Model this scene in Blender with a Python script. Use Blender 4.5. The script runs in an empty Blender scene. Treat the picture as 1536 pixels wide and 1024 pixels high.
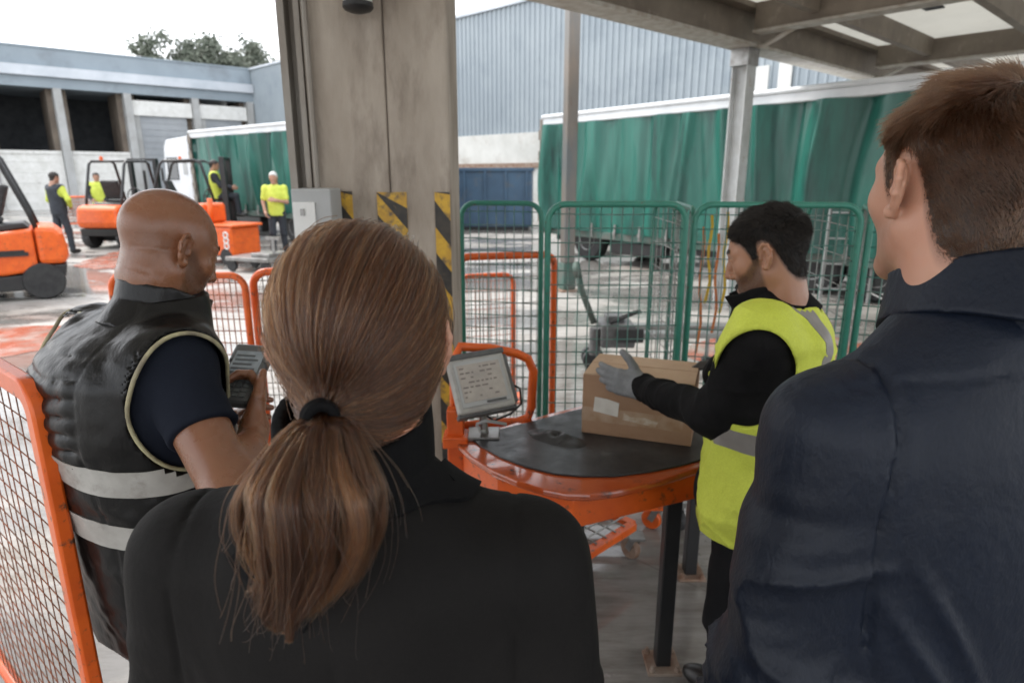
import bpy, bmesh, math, random
import numpy as np
from mathutils import Vector, Matrix
random.seed(7); RNG = np.random.default_rng(7)
SC = bpy.context.scene
COL = SC.collection
PI = math.pi
# ------------------------------------------------------------------ camera
FPX, CAMH = 950.0, 1.70                      # focal length in photo pixels (1536 wide), lens height
TH = math.atan((512 - 262) / FPX)            # downward pitch
CT, ST = math.cos(TH), math.sin(TH)
def ray(u, v):
    cx, cy = (u - 768) / FPX, (512 - v) / FPX
    return Vector((cx, CT + cy * ST, -ST + cy * CT))
def P(u, v, z=None, Y=None, t=None):
    """a point of the place, found from the photograph and one known measure (height, distance)"""
    d = ray(u, v)
    if z is not None: t = (z - CAMH) / d.z
    elif Y is not None: t = Y / d.y
    return Vector((0, 0, CAMH)) + d * t
cam_d = bpy.data.cameras.new('camera'); cam = bpy.data.objects.new('camera', cam_d); COL.objects.link(cam)
cam.location = (0, 0, CAMH); cam.rotation_euler = (PI / 2 - TH, 0, 0)
cam_d.sensor_width = 36; cam_d.lens = FPX / 1536 * 36; cam_d.clip_end = 600; cam_d.clip_start = 0.05
cam_d.dof.use_dof = True; cam_d.dof.focus_distance = .95; cam_d.dof.aperture_fstop = 5.6
SC.camera = cam
# ------------------------------------------------------------------ tagging
def tag(o, label=None, cat=None, group=None, kind=None):
    if label: o['label'] = label
    if cat: o['category'] = cat
    if group: o['group'] = group
    if kind: o['kind'] = kind
    return o
def empty(name, loc=(0, 0, 0), label=None, cat=None, group=None, kind=None, rz=0.0):
    o = bpy.data.objects.new(name, None); COL.objects.link(o)
    o.location = loc; o.rotation_euler = (0, 0, rz); o.empty_display_size = .1
    return tag(o, label, cat, group, kind)
def link_mesh(name, verts, faces, mats, parent=None, smooth=False, local=False, fm=None):
    """one mesh object; verts are world coordinates unless local; the parent is an unrotated Empty or mesh"""
    me = bpy.data.meshes.new(name)
    verts = np.asarray(verts, dtype=np.float64)
    o = bpy.data.objects.new(name, me)
    if parent is not None:
        o.parent = parent
        if not local:
            verts = verts - np.array(wloc(parent))
    me.from_pydata(verts.tolist(), [], [list(map(int, f)) for f in faces] if not isinstance(faces, np.ndarray) else faces.tolist())
    if not isinstance(mats, (list, tuple)): mats = [mats]
    for m in mats: me.materials.append(m)
    if fm is not None: me.polygons.foreach_set('material_index', np.asarray(fm, dtype=np.int32))
    if smooth: me.polygons.foreach_set('use_smooth', np.ones(len(me.polygons), dtype=bool))
    me.update()
    COL.objects.link(o)
    return o
def wloc(o):
    v = Vector((0, 0, 0))
    while o is not None:
        v = v + Vector(o.location); o = o.parent
    return v
def copy_tree(o, parent=None):
    c = o.copy(); COL.objects.link(c)
    if parent is not None: c.parent = parent
    for ch in list(o.children): copy_tree(ch, c)
    return c
# ------------------------------------------------------------------ mesh collector
class MB:
    def __init__(s): s.v = []; s.f = []; s.m = []; s.cur = 0
    def add(s, vs, fs):
        b = len(s.v); s.v += [tuple(x) for x in vs]; s.f += [tuple(i + b for i in f) for f in fs]; s.m += [s.cur] * len(fs); return s
    def box(s, lo, hi, bev=0.0, M=None):
        lo, hi = Vector(lo), Vector(hi)
        if bev <= 0:
            vs = [Vector((x, y, z)) for z in (lo.z, hi.z) for y in (lo.y, hi.y) for x in (lo.x, hi.x)]
            fs = [(0, 2, 3, 1), (4, 5, 7, 6), (0, 1, 5, 4), (2, 6, 7, 3), (0, 4, 6, 2), (1, 3, 7, 5)]
        else:
            bm = bmesh.new(); bmesh.ops.create_cube(bm, size=1)
            for v in bm.verts: v.co = Vector((lo[i] + (v.co[i] + .5) * (hi[i] - lo[i]) for i in range(3)))
            bmesh.ops.bevel(bm, geom=bm.edges[:], offset=bev, segments=2, affect='EDGES', profile=.5)
            bm.verts.index_update(); vs = [v.co.copy() for v in bm.verts]; fs = [[v.index for v in f.verts] for f in bm.faces]; bm.free()
        if M is not None: vs = [M @ v for v in vs]
        return s.add(vs, fs)
    def bar(s, a, b, w, h=None, up=(0, 0, 1), bev=0.0):
        """rectangular bar from a to b, w across, h along 'up'"""
        a, b = Vector(a), Vector(b); h = w if h is None else h
        d = (b - a); L = d.length; d.normalize(); up = Vector(up)
        if abs(d.dot(up)) > .99: up = Vector((0, 1, 0)) if abs(d.y) < .9 else Vector((1, 0, 0))
        x = d.cross(up).normalized(); u = x.cross(d).normalized()
        M = Matrix((( x.x, d.x, u.x, a.x), (x.y, d.y, u.y, a.y), (x.z, d.z, u.z, a.z), (0, 0, 0, 1)))
        return s.box((-w / 2, 0, -h / 2), (w / 2, L, h / 2), bev, M)
    def tube(s, pts, r, n=8, close=False, caps=True):
        pts = [Vector(p) for p in pts]; N = len(pts)
        rs = r if isinstance(r, (list, tuple)) else [r] * N
        tang = []
        for i in range(N):
            if close: d = pts[(i + 1) % N] - pts[i - 1]
            else: d = pts[min(i + 1, N - 1)] - pts[max(i - 1, 0)]
            tang.append(d.normalized())
        ref = Vector((0, 0, 1)) if abs(tang[0].z) < .9 else Vector((0, 1, 0))
        x = tang[0].cross(ref).normalized(); vs = []
        for i in range(N):
            x = (x - tang[i] * x.dot(tang[i])).normalized(); y = tang[i].cross(x)
            for k in range(n):
                a = 2 * PI * k / n; vs.append(pts[i] + (x * math.cos(a) + y * math.sin(a)) * rs[i])
        fs = []
        for i in range(N if close else N - 1):
            j = (i + 1) % N
            for k in range(n):
                l = (k + 1) % n; fs.append((i * n + k, i * n + l, j * n + l, j * n + k))
        if not close and caps:
            fs.append(tuple(range(n - 1, -1, -1))); fs.append(tuple((N - 1) * n + k for k in range(n)))
        return s.add(vs, fs)
    def lathe(s, prof, axis_o, axis_d, n=20, caps=True):
        """prof: (radius, distance along the axis)"""
        o, d = Vector(axis_o), Vector(axis_d).normalized()
        ref = Vector((0, 0, 1)) if abs(d.z) < .9 else Vector((1, 0, 0))
        x = d.cross(ref).normalized(); y = d.cross(x); vs = []; fs = []
        for r, h in prof:
            for k in range(n):
                a = 2 * PI * k / n; vs.append(o + d * h + (x * math.cos(a) + y * math.sin(a)) * r)
        for i in range(len(prof) - 1):
            for k in range(n):
                l = (k + 1) % n; fs.append((i * n + k, (i + 1) * n + k, (i + 1) * n + l, i * n + l))
        if caps:
            fs.append(tuple(range(n))); fs.append(tuple((len(prof) - 1) * n + k for k in range(n - 1, -1, -1)))
        return s.add(vs, fs)
    def prism(s, poly, z0, z1, M=None):
        n = len(poly)
        vs = [Vector((p[0], p[1], z0)) for p in poly] + [Vector((p[0], p[1], z1)) for p in poly]
        fs = [tuple(range(n - 1, -1, -1)), tuple(range(n, 2 * n))] + [(i, (i + 1) % n, n + (i + 1) % n, n + i) for i in range(n)]
        if M is not None: vs = [M @ v for v in vs]
        return s.add(vs, fs)
    def build(s, name, mats, parent=None, smooth=False, local=False, bevel=0.0, auto=None):
        o = link_mesh(name, s.v, s.f, mats, parent, smooth, local, s.m if any(s.m) else None)
        if bevel > 0:
            b = o.modifiers.new('bevel', 'BEVEL'); b.width = bevel; b.segments = 2; b.limit_method = 'ANGLE'; b.angle_limit = math.radians(40)
        if auto:
            bm = bmesh.new(); bm.from_mesh(o.data)
            bmesh.ops.recalc_face_normals(bm, faces=bm.faces[:])
            for f in bm.faces: f.smooth = True
            for e in bm.edges:
                if len(e.link_faces) == 2 and e.calc_face_angle(0) > math.radians(auto): e.smooth = False
            bm.to_mesh(o.data); bm.free()
        return o
def arc(c, a, b, r0, n=6):
    """rounded corner: points from c+a*r0 to c+b*r0 bending round c"""
    c, a, b = Vector(c), Vector(a), Vector(b); out = []
    for i in range(n + 1):
        s = i / n * PI / 2
        out.append(c + a * r0 * (1 - math.sin(s)) + b * r0 * (1 - math.cos(s)))
    return out
# ------------------------------------------------------------------ materials
def ntree(name):
    m = bpy.data.materials.new(name); m.use_nodes = True; nt = m.node_tree
    return m, nt, nt.nodes['Principled BSDF']
def lin(c):
    return tuple(((x / 255) / 12.92 if x / 255 <= .04045 else ((x / 255 + .055) / 1.055) ** 2.4) for x in c)
def noise(nt, scale, detail=4, rough=.55, vec=None, stretch=None, coord='Object'):
    tc = nt.nodes.new('ShaderNodeTexCoord'); mp = nt.nodes.new('ShaderNodeMapping'); n = nt.nodes.new('ShaderNodeTexNoise')
    n.inputs['Scale'].default_value = scale; n.inputs['Detail'].default_value = detail; n.inputs['Roughness'].default_value = rough
    if stretch: mp.inputs['Scale'].default_value = stretch
    nt.links.new(tc.outputs[coord], mp.inputs['Vector']); nt.links.new(mp.outputs['Vector'], n.inputs['Vector'])
    return n.outputs['Fac']
def ramp(nt, fac, stops):
    r = nt.nodes.new('ShaderNodeValToRGB'); el = r.color_ramp.elements
    while len(el) > 1: el.remove(el[0])
    for i, (p, c) in enumerate(stops):
        e = el[0] if i == 0 else el.new(p)
        e.position = p; c = (c, c, c) if not isinstance(c, (tuple, list)) else c; e.color = (*c[:3], 1)
    nt.links.new(fac, r.inputs['Fac']); return r.outputs['Color']
def mixc(nt, fac, a, b, mode='MIX'):
    m = nt.nodes.new('ShaderNodeMix'); m.data_type = 'RGBA'; m.blend_type = mode
    for sock, v in ((m.inputs[0], fac), (m.inputs[6], a), (m.inputs[7], b)):
        if isinstance(v, (int, float)): sock.default_value = v
        elif isinstance(v, (tuple, list)): sock.default_value = (*v[:3], 1)
        else: nt.links.new(v, sock)
    return m.outputs[2]
def bumpn(nt, b, h, strength=.3, dist=.01, prev=None):
    bp = nt.nodes.new('ShaderNodeBump'); bp.inputs['Strength'].default_value = strength; bp.inputs['Distance'].default_value = dist
    nt.links.new(h, bp.inputs['Height'])
    if prev is not None: nt.links.new(prev, bp.inputs['Normal'])
    nt.links.new(bp.outputs['Normal'], b.inputs['Normal']); return bp.outputs['Normal']
def mat(name, col, rough=.5, metal=0.0, col2=None, vs=6.0, lo=.35, hi=.65, r2=None, bump=0.0, bs=60.0, bd=.004, sheen=0.0, sss=0.0,
        stretch=None, dirt_or_shade=None, dscale=3.0, dlo=.55, dhi=.75, coat=0.0, spec=.5, detail=5):
    m, nt, b = ntree(name)
    b.inputs['Metallic'].default_value = metal; b.inputs['Specular IOR Level'].default_value = spec
    c = (*col, 1); out = None
    if col2 is not None:
        f = noise(nt, vs, detail, .6, stretch=stretch); out = ramp(nt, f, [(lo, col), (hi, col2)])
    if dirt_or_shade is not None:
        f2 = ramp(nt, noise(nt, dscale, 7, .65, stretch=stretch), [(dlo, 0.0), (dhi, 1.0)])
        out = mixc(nt, f2, out if out is not None else col, dirt_or_shade)
    if out is not None: nt.links.new(out, b.inputs['Base Color'])
    else: b.inputs['Base Color'].default_value = c
    if r2 is not None:
        nt.links.new(ramp(nt, noise(nt, vs * 1.7, 5, .6), [(.35, rough), (.65, r2)]), b.inputs['Roughness'])
    else: b.inputs['Roughness'].default_value = rough
    if bump > 0: bumpn(nt, b, noise(nt, bs, 5, .6, stretch=stretch), bump, bd)
    if sheen: b.inputs['Sheen Weight'].default_value = sheen; b.inputs['Sheen Roughness'].default_value = .5
    if coat: b.inputs['Coat Weight'].default_value = coat; b.inputs['Coat Roughness'].default_value = .08
    if sss:
        b.inputs['Subsurface Weight'].default_value = sss; b.inputs['Subsurface Radius'].default_value = (.012, .005, .003); b.inputs['Subsurface Scale'].default_value = .5
    return m
# ------------------------------------------------------------------ signed distance modelling (numpy)
A3 = lambda *p: np.array(p, dtype=np.float64)
def sph(p, c, r): return np.linalg.norm(p - A3(*c), axis=1) - r
def ell(p, c, r):
    q = p - A3(*c); r = A3(*r); k0 = np.linalg.norm(q / r, axis=1); k1 = np.linalg.norm(q / (r * r), axis=1) + 1e-9
    return k0 * (k0 - 1) / k1
def cap(p, a, b, r1, r2=None):
    r2 = r1 if r2 is None else r2
    a = A3(*a); b = A3(*b); ab = b - a; t = np.clip(((p - a) @ ab) / max(ab @ ab, 1e-12), 0, 1)
    return np.linalg.norm(p - (a + t[:, None] * ab), axis=1) - (r1 + (r2 - r1) * t)
def chain(p, pts, rs, k=0.004):
    d = None
    for i in range(len(pts) - 1):
        e = cap(p, pts[i], pts[i + 1], rs[i], rs[i + 1]); d = e if d is None else smin(d, e, k)
    return d
def rbox(p, c, h, r):
    q = np.abs(p - A3(*c)) - (A3(*h) - r)
    return np.linalg.norm(np.maximum(q, 0), axis=1) + np.minimum(q.max(axis=1), 0) - r
def smin(a, b, k):
    if k <= 0: return np.minimum(a, b)
    h = np.maximum(k - np.abs(a - b), 0) / k
    return np.minimum(a, b) - h * h * k * .25
def smax(a, b, k): return -smin(-a, -b, k)
def ssub(a, b, k): return smax(a, -b, k)
class Fr:
    """a local frame: x right, y forward, z up"""
    def __init__(s, o, yaw=0.0, pitch=0.0, roll=0.0, sc=1.0):
        # yaw: degrees clockwise seen from above (0 looks along +Y); pitch: degrees nodding down; roll: degrees leaning right
        R = Matrix.Rotation(-math.radians(yaw), 3, 'Z') @ Matrix.Rotation(-math.radians(pitch), 3, 'X') @ Matrix.Rotation(math.radians(roll), 3, 'Y')
        s.R = np.array(R); s.o = A3(*o); s.sc = sc
    def loc(s, p): return ((p - s.o) @ s.R) / s.sc
    def w(s, *q): return s.o + s.R @ (A3(*q) * s.sc)
    def wa(s, q): return s.o + (np.asarray(q) * s.sc) @ s.R.T
def axes_frame(o, d, n):
    """frame with y along d and z near n"""
    f = Fr(o); d = Vector(d).normalized(); n = Vector(n); n = (n - d * n.dot(d)).normalized(); x = d.cross(n)
    f.R = np.array((x, d, n)).T; return f
_perm = np.random.default_rng(3).random(4096)
def vn(p):
    """value noise -1..1"""
    i = np.floor(p).astype(np.int64); f = p - i; f = f * f * (3 - 2 * f); out = np.zeros(len(p))
    for dx in (0, 1):
        for dy in (0, 1):
            for dz in (0, 1):
                h = ((i[:, 0] + dx) * 73856093 ^ (i[:, 1] + dy) * 19349663 ^ (i[:, 2] + dz) * 83492791) & 4095
                w = (f[:, 0] if dx else 1 - f[:, 0]) * (f[:, 1] if dy else 1 - f[:, 1]) * (f[:, 2] if dz else 1 - f[:, 2])
                out += w * _perm[h]
    return out * 2 - 1
def fbm(p, o=3):
    s = 0; a = 1; t = 0
    for k in range(o): s = s + a * vn(p * 2 ** k + 17.3 * k); t += a; a *= .5
    return s / t
def ridge(p): return 1 - np.abs(vn(p)) * 2
class Prof:
    """torso: stacked ellipses; rows (z, half width, half depth, y offset[, x offset])"""
    def __init__(s, rows, power=2.0):
        r = np.array([list(q) + [0] * (5 - len(q)) for q in rows], dtype=float); r = r[np.argsort(r[:, 0])]
        s.z = np.linspace(r[0, 0], r[-1, 0], 160); s.c = []
        for k in range(1, 5): s.c.append(_pchip(r[:, 0], r[:, k], s.z))
        s.pw = power
    def __call__(s, p, off=0.0):
        z = p[:, 2]; a, b, yc, xc = (np.interp(z, s.z, c) for c in s.c)
        a = a + off; b = b + off
        q = ((np.abs(p[:, 0] - xc) / a) ** s.pw + (np.abs(p[:, 1] - yc) / b) ** s.pw) ** (1 / s.pw)
        d = (q - 1) * np.minimum(a, b)
        return np.maximum(d, np.maximum(s.z[0] - z, z - s.z[-1]))
def _pchip(x, y, xi):
    h = np.diff(x); dl = np.diff(y) / h; m = np.zeros(len(x)); m[0], m[-1] = dl[0], dl[-1]
    for i in range(1, len(x) - 1):
        m[i] = 0 if dl[i - 1] * dl[i] <= 0 else 2 * dl[i - 1] * dl[i] / (dl[i - 1] + dl[i])
    k = np.clip(np.searchsorted(x, xi) - 1, 0, len(x) - 2); t = (xi - x[k]) / h[k]
    return (y[k] * (1 + 2 * t) * (1 - t) ** 2 + m[k] * h[k] * t * (1 - t) ** 2 + y[k + 1] * t * t * (3 - 2 * t) + m[k + 1] * h[k] * t * t * (t - 1))
def sdf_mesh(f, lo, hi, h, B=10, slack=1.6):
    """surface nets over a sparse grid: f maps (N,3) to distances"""
    lo = A3(*lo); hi = A3(*hi); nb = np.maximum(1, np.ceil((hi - lo) / (h * B)).astype(int)); n = nb * B
    bi = np.stack(np.meshgrid(*[np.arange(k) for k in nb], indexing='ij'), -1).reshape(-1, 3)
    cen = lo + (bi + .5) * h * B - h * .5
    dc = f(cen); act = np.abs(dc) < h * B * .87 * slack + h
    F = np.empty(n)
    F5 = F.reshape(nb[0], B, nb[1], B, nb[2], B)
    s = np.where(dc < 0, -1.0, 1.0).reshape(nb)
    F5[:] = s[:, None, :, None, :, None]
    F = F5.reshape(n)
    off = np.stack(np.meshgrid(*[np.arange(B)] * 3, indexing='ij'), -1).reshape(-1, 3)
    ai = bi[act]
    for c in range(0, len(ai), 400):
        gi = (ai[c:c + 400, None, :] * B + off[None]).reshape(-1, 3)
        F[gi[:, 0], gi[:, 1], gi[:, 2]] = f(lo + gi * h)
    F[[0, -1]] = 1; F[:, [0, -1]] = 1; F[:, :, [0, -1]] = 1
    S = F < 0; m = np.array(F.shape) - 1
    cnt = np.zeros(m, dtype=np.int8); cs = [(a, b, c) for a in (0, 1) for b in (0, 1) for c in (0, 1)]
    for a, b, c in cs: cnt += S[a:a + m[0], b:b + m[1], c:c + m[2]]
    cells = np.argwhere((cnt > 0) & (cnt < 8))
    idx = -np.ones(m, dtype=np.int64); idx[cells[:, 0], cells[:, 1], cells[:, 2]] = np.arange(len(cells))
    val = {k: F[cells[:, 0] + k[0], cells[:, 1] + k[1], cells[:, 2] + k[2]] for k in cs}
    acc = np.zeros((len(cells), 3)); num = np.zeros(len(cells))
    for a in cs:
        for ax in range(3):
            if a[ax] == 0:
                b = list(a); b[ax] = 1; b = tuple(b); va, vb = val[a], val[b]
                cr = (va < 0) != (vb < 0); t = np.where(cr, va / np.where(cr, va - vb, 1), 0)
                pt = np.array(a, float)[None].repeat(len(cells), 0); pt[:, ax] = t
                acc += pt * cr[:, None]; num += cr
    V = lo + (cells + acc / num[:, None]) * h
    quads = []
    for ax in range(3):
        u, w = (ax + 1) % 3, (ax + 2) % 3
        sl0 = [slice(None)] * 3; sl1 = [slice(None)] * 3; sl0[ax] = slice(0, -1); sl1[ax] = slice(1, None)
        s0, s1 = S[tuple(sl0)], S[tuple(sl1)]
        for inside_first in (True, False):
            e = np.argwhere((s0 & ~s1) if inside_first else (~s0 & s1))
            e = e[(e[:, u] > 0) & (e[:, w] > 0) & (e[:, u] < m[u]) & (e[:, w] < m[w])]
            if not len(e): continue
            def g(du, dw):
                q = e.copy(); q[:, u] += du; q[:, w] += dw; return idx[q[:, 0], q[:, 1], q[:, 2]]
            q = np.stack([g(-1, -1), g(0, -1), g(0, 0), g(-1, 0)], 1)
            if not inside_first: q = q[:, ::-1]
            quads.append(q)
    Q = np.concatenate(quads) if quads else np.zeros((0, 4), int)
    return V, Q[(Q >= 0).all(1)]
def join(*parts):
    V = []; Q = []; n = 0
    for v, q in parts: V.append(v); Q.append(np.asarray(q) + n); n += len(v)
    return np.concatenate(V), np.concatenate(Q)
def face_normals(V, Q): return np.cross(V[Q[:, 2]] - V[Q[:, 0]], V[Q[:, 3]] - V[Q[:, 1]])
def keep(VQ, fn):
    """the faces whose centre fn accepts"""
    V, Q = VQ; k = fn(V[Q].mean(1)); Q = Q[k]; u, inv = np.unique(Q, return_inverse=True)
    return V[u], inv.reshape(Q.shape)
def attr(o, name, vals):
    a = o.data.attributes.new(name, 'FLOAT', 'POINT'); a.data.foreach_set('value', np.asarray(vals, dtype=np.float32))
def hair(name, pts, rad, m, parent, tone=None):
    """pts: (strands, points, 3) world; one hair-curve object"""
    N, K, _ = pts.shape
    cu = bpy.data.hair_curves.new(name); cu.add_curves([K] * N)
    o = bpy.data.objects.new(name, cu); o.parent = parent; COL.objects.link(o)
    pts = pts - np.array(wloc(parent))
    cu.attributes['position'].data.foreach_set('vector', np.ascontiguousarray(pts, dtype=np.float32).ravel())
    a = cu.attributes.get('radius') or cu.attributes.new('radius', 'FLOAT', 'POINT')
    r = np.broadcast_to(np.asarray(rad), (N, K)) if np.ndim(rad) else np.full((N, K), rad)
    a.data.foreach_set('value', np.ascontiguousarray(r, dtype=np.float32).ravel())
    if tone is not None:
        t = cu.attributes.new('tone', 'FLOAT', 'CURVE'); t.data.foreach_set('value', np.ascontiguousarray(tone, dtype=np.float32))
    cu.materials.append(m); return o
def sample_faces(V, Q, N):
    nrm = face_normals(V, Q); ar = np.linalg.norm(nrm, axis=1) + 1e-12
    k = RNG.choice(len(Q), N, p=ar / ar.sum()); a, b = RNG.random((N, 1)), RNG.random((N, 1)); q = V[Q[k]]
    p = (q[:, 0] * (1 - a) + q[:, 1] * a) * (1 - b) + (q[:, 3] * (1 - a) + q[:, 2] * a) * b
    return p, nrm[k] / ar[k][:, None]
# ================================================================== light
SUN_EL, SUN_AZ = 52, -60        # degrees; azimuth clockwise from +Y (the sun stands ahead on the left behind cloud)
w = bpy.data.worlds.new('World'); SC.world = w; w.use_nodes = True; nt = w.node_tree
bg = nt.nodes['Background']; sky = nt.nodes.new('ShaderNodeTexSky'); sky.sky_type = 'NISHITA'; sky.sun_disc = False
sky.sun_elevation = math.radians(SUN_EL); sky.sun_rotation = math.radians(SUN_AZ); sky.air_density = 1.0; sky.dust_density = 4
mx = nt.nodes.new('ShaderNodeMix'); mx.data_type = 'RGBA'; mx.inputs[0].default_value = .8; mx.inputs[7].default_value = (9.4, 9.6, 9.9, 1)   # cloud cover
nt.links.new(sky.outputs['Color'], mx.inputs[6]); nt.links.new(mx.outputs[2], bg.inputs['Color']); bg.inputs['Strength'].default_value = .12
sd = bpy.data.lights.new('sun', 'SUN'); sd.energy = 1.5; sd.angle = math.radians(11); sd.color = (1, .97, .93)
so = bpy.data.objects.new('sun', sd); COL.objects.link(so)
az, el = math.radians(SUN_AZ), math.radians(SUN_EL)
so.rotation_euler = Vector((math.sin(az) * math.cos(el), math.cos(az) * math.cos(el), math.sin(el))).to_track_quat('Z', 'Y').to_euler()
SC.view_settings.view_transform = 'Standard'; SC.view_settings.look = 'None'; SC.view_settings.exposure = 1.22; SC.view_settings.gamma = 1
SC.cycles.max_bounces = 8; SC.cycles.diffuse_bounces = 4; SC.cycles.use_denoising = True
# ================================================================== shared materials
M_orange = mat('orange paint', (.74, .125, .012), .36, col2=(.62, .09, .010), vs=9, dirt_or_shade=(.11, .05, .03), dscale=26, dlo=.585, dhi=.68, bump=.15, bs=80)
M_green = mat('green paint', (.025, .16, .115), .4, col2=(.035, .2, .14), vs=12, dirt_or_shade=(.10, .07, .05), dscale=30, dlo=.63, dhi=.72, bump=.1, bs=90)
M_wire = mat('galvanised wire', (.30, .31, .30), .45, .6, col2=(.2, .19, .17), vs=18)
M_greenwire = mat('green coated wire', (.05, .16, .13), .45, col2=(.16, .2, .18), vs=10, lo=.45, hi=.62)
M_orangewire = mat('rusty orange wire', (.42, .12, .05), .5, col2=(.2, .1, .06), vs=14)
M_black = mat('black paint', (.012, .012, .013), .42, col2=(.02, .02, .02), bump=.1)
M_rubber = mat('black rubber', (.014, .014, .015), .65, col2=(.03, .03, .03), vs=14, bump=.2)
M_steel = mat('dull steel', (.34, .34, .33), .38, .8, col2=(.22, .21, .2), vs=11)
M_rust = mat('rusty steel', (.19, .10, .06), .7, .2, col2=(.32, .26, .21), vs=10)
M_concrete = mat('weathered concrete', (.42, .365, .305), .85, col2=(.27, .225, .18), vs=4.5, stretch=(1, 1, .3), dirt_or_shade=(.15, .115, .09), dscale=6.5, dlo=.5, dhi=.75, bump=.7, bs=38, bd=.012)
M_white = mat('white paint', (.72, .72, .70), .5, col2=(.6, .6, .57), vs=3, dirt_or_shade=(.3, .28, .25), dscale=5, dlo=.6, dhi=.85)
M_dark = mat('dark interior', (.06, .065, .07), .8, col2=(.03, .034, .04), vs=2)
M_greywall = mat('grey blue cladding', (.26, .31, .35), .45, col2=(.22, .265, .30), vs=.5, dirt_or_shade=(.16, .18, .2), dscale=.7, dlo=.5, dhi=.8)
M_gutter = mat('pale metal band', (.55, .58, .62), .4, .2, col2=(.42, .46, .5), vs=.8)
M_yellow = mat('hazard yellow', (.60, .36, .03), .5, col2=(.45, .25, .03), vs=25, dirt_or_shade=(.13, .09, .05), dscale=24, dlo=.52, dhi=.66)
# ================================================================== yard ground
def ground_mat():
    m, nt, b = ntree('wet concrete')
    a = noise(nt, .55, 8, .62); s = noise(nt, 9, 9, .72, stretch=(.3, 1.6, 1)); g = noise(nt, 45, 4, .6)
    base = ramp(nt, a, [(.3, (.25, .235, .21)), (.5, (.36, .345, .325)), (.7, (.45, .44, .42))])
    base = mixc(nt, ramp(nt, s, [(.42, 0.0), (.60, .7)]), base, (.19, .17, .145))
    base = mixc(nt, ramp(nt, noise(nt, .28, 5, .6, stretch=(1, 1.7, 1)), [(.6, 0.0), (.72, .45)]), base, (.26, .13, .09))
    wet = ramp(nt, noise(nt, .42, 6, .6, stretch=(.8, 1.5, 1)), [(.44, 0.0), (.52, 1.0)])
    base = mixc(nt, wet, base, mixc(nt, .45, base, (.05, .05, .048)))
    br = nt.nodes.new('ShaderNodeTexBrick'); br.inputs['Scale'].default_value = .33; br.inputs['Mortar Size'].default_value = .0022
    br.inputs['Color1'].default_value = br.inputs['Color2'].default_value = (0, 0, 0, 1); br.inputs['Mortar'].default_value = (1, 1, 1, 1); br.offset = 0
    tc = nt.nodes.new('ShaderNodeTexCoord'); mp = nt.nodes.new('ShaderNodeMapping'); mp.inputs['Rotation'].default_value = (0, 0, math.radians(42))
    nt.links.new(tc.outputs['Object'], mp.inputs['Vector']); nt.links.new(mp.outputs['Vector'], br.inputs['Vector'])
    base = mixc(nt, mixc(nt, .5, br.outputs['Color'], (0, 0, 0)), base, (.12, .11, .10))
    nt.links.new(base, b.inputs['Base Color'])
    nt.links.new(mixc(nt, wet, ramp(nt, s, [(.35, .5), (.65, .75)]), ramp(nt, g, [(.3, .03), (.7, .12)])), b.inputs['Roughness'])
    bumpn(nt, b, mixc(nt, wet, g, a), .1, .006)
    return m
M_ground = ground_mat()
MB().add([(-150, -60, 0), (150, -60, 0), (150, 220, 0), (-150, 220, 0)], [(0, 1, 2, 3)]).build('yard_ground', M_ground)['kind'] = 'structure'
M_redpaint = mat('worn red floor paint', (.33, .10, .06), .35, col2=(.30, .26, .23), vs=3, lo=.42, hi=.66, r2=.12, detail=8)
def blot(cx, cy, rx, ry, ang, seed):
    r = random.Random(seed); pts = []
    for k in range(40):
        a = 2 * PI * k / 40; q = 1 + .18 * math.sin(3 * a + seed) + r.uniform(-.07, .07)
        x, y = rx * q * math.cos(a), ry * q * math.sin(a); c, s = math.cos(ang), math.sin(ang)
        pts.append((cx + x * c - y * s, cy + x * s + y * c, .004))
    o = MB().add(pts, [tuple(range(40))]).build('painted_ground_patch', M_redpaint); o['kind'] = 'structure'
for k, (u, v, rx, ry, an) in enumerate([(25, 512, 1.1, .75, .6), (200, 388, .9, 1.6, .5), (1180, 520, 1.0, .7, .2), (640, 395, .7, 1.1, 0)]):
    q = P(u, v, z=0); blot(q.x, q.y, rx, ry, an, k + 2)
# ================================================================== left warehouse
def wallframe(o, s):
    s = Vector((s[0], s[1], 0)).normalized(); n = Vector((-s.y, s.x, 0))
    return Matrix(((s.x, n.x, 0, o[0]), (s.y, n.y, 0, o[1]), (0, 0, 1, 0), (0, 0, 0, 1)))
def wbox(m, M, lo, hi): return m.box(lo, hi, 0, M)
ML = wallframe((-23.9, 32.2), (.75, .66))
wh = empty('warehouse', (-23.9, 32.2, 0), 'long grey warehouse with open dark loading bays behind the forklifts', 'warehouse')
S0, S1 = -9.5, 11.45
m = MB(); wbox(m, ML, (S0, 0, 6.77), (S1, 9, 7.6)); wbox(m, ML, (S0, -.05, 7.6), (S1, .3, 7.68)); m.build('parapet', M_greywall, wh)
m = MB(); wbox(m, ML, (S0, -.3, 6.3), (S1, 9, 6.767)); m.build('gutter', M_gutter, wh)
m = MB(); wbox(m, ML, (S0, -.12, 5.8), (S1, 9, 6.297)); m.build('lintel', M_greywall, wh)
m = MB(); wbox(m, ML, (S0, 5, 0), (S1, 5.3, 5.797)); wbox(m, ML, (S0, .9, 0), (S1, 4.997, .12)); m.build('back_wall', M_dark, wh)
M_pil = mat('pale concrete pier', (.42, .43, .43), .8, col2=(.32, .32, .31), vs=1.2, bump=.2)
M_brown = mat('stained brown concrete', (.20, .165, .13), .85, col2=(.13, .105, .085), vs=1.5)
M_shut = mat('grey shutter', (.33, .35, .37), .5, col2=(.25, .27, .29), vs=.8)
piers = [-7.4, -4.3, -1.2, 1.84, 4.88, 8.2, 11.2]
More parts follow.
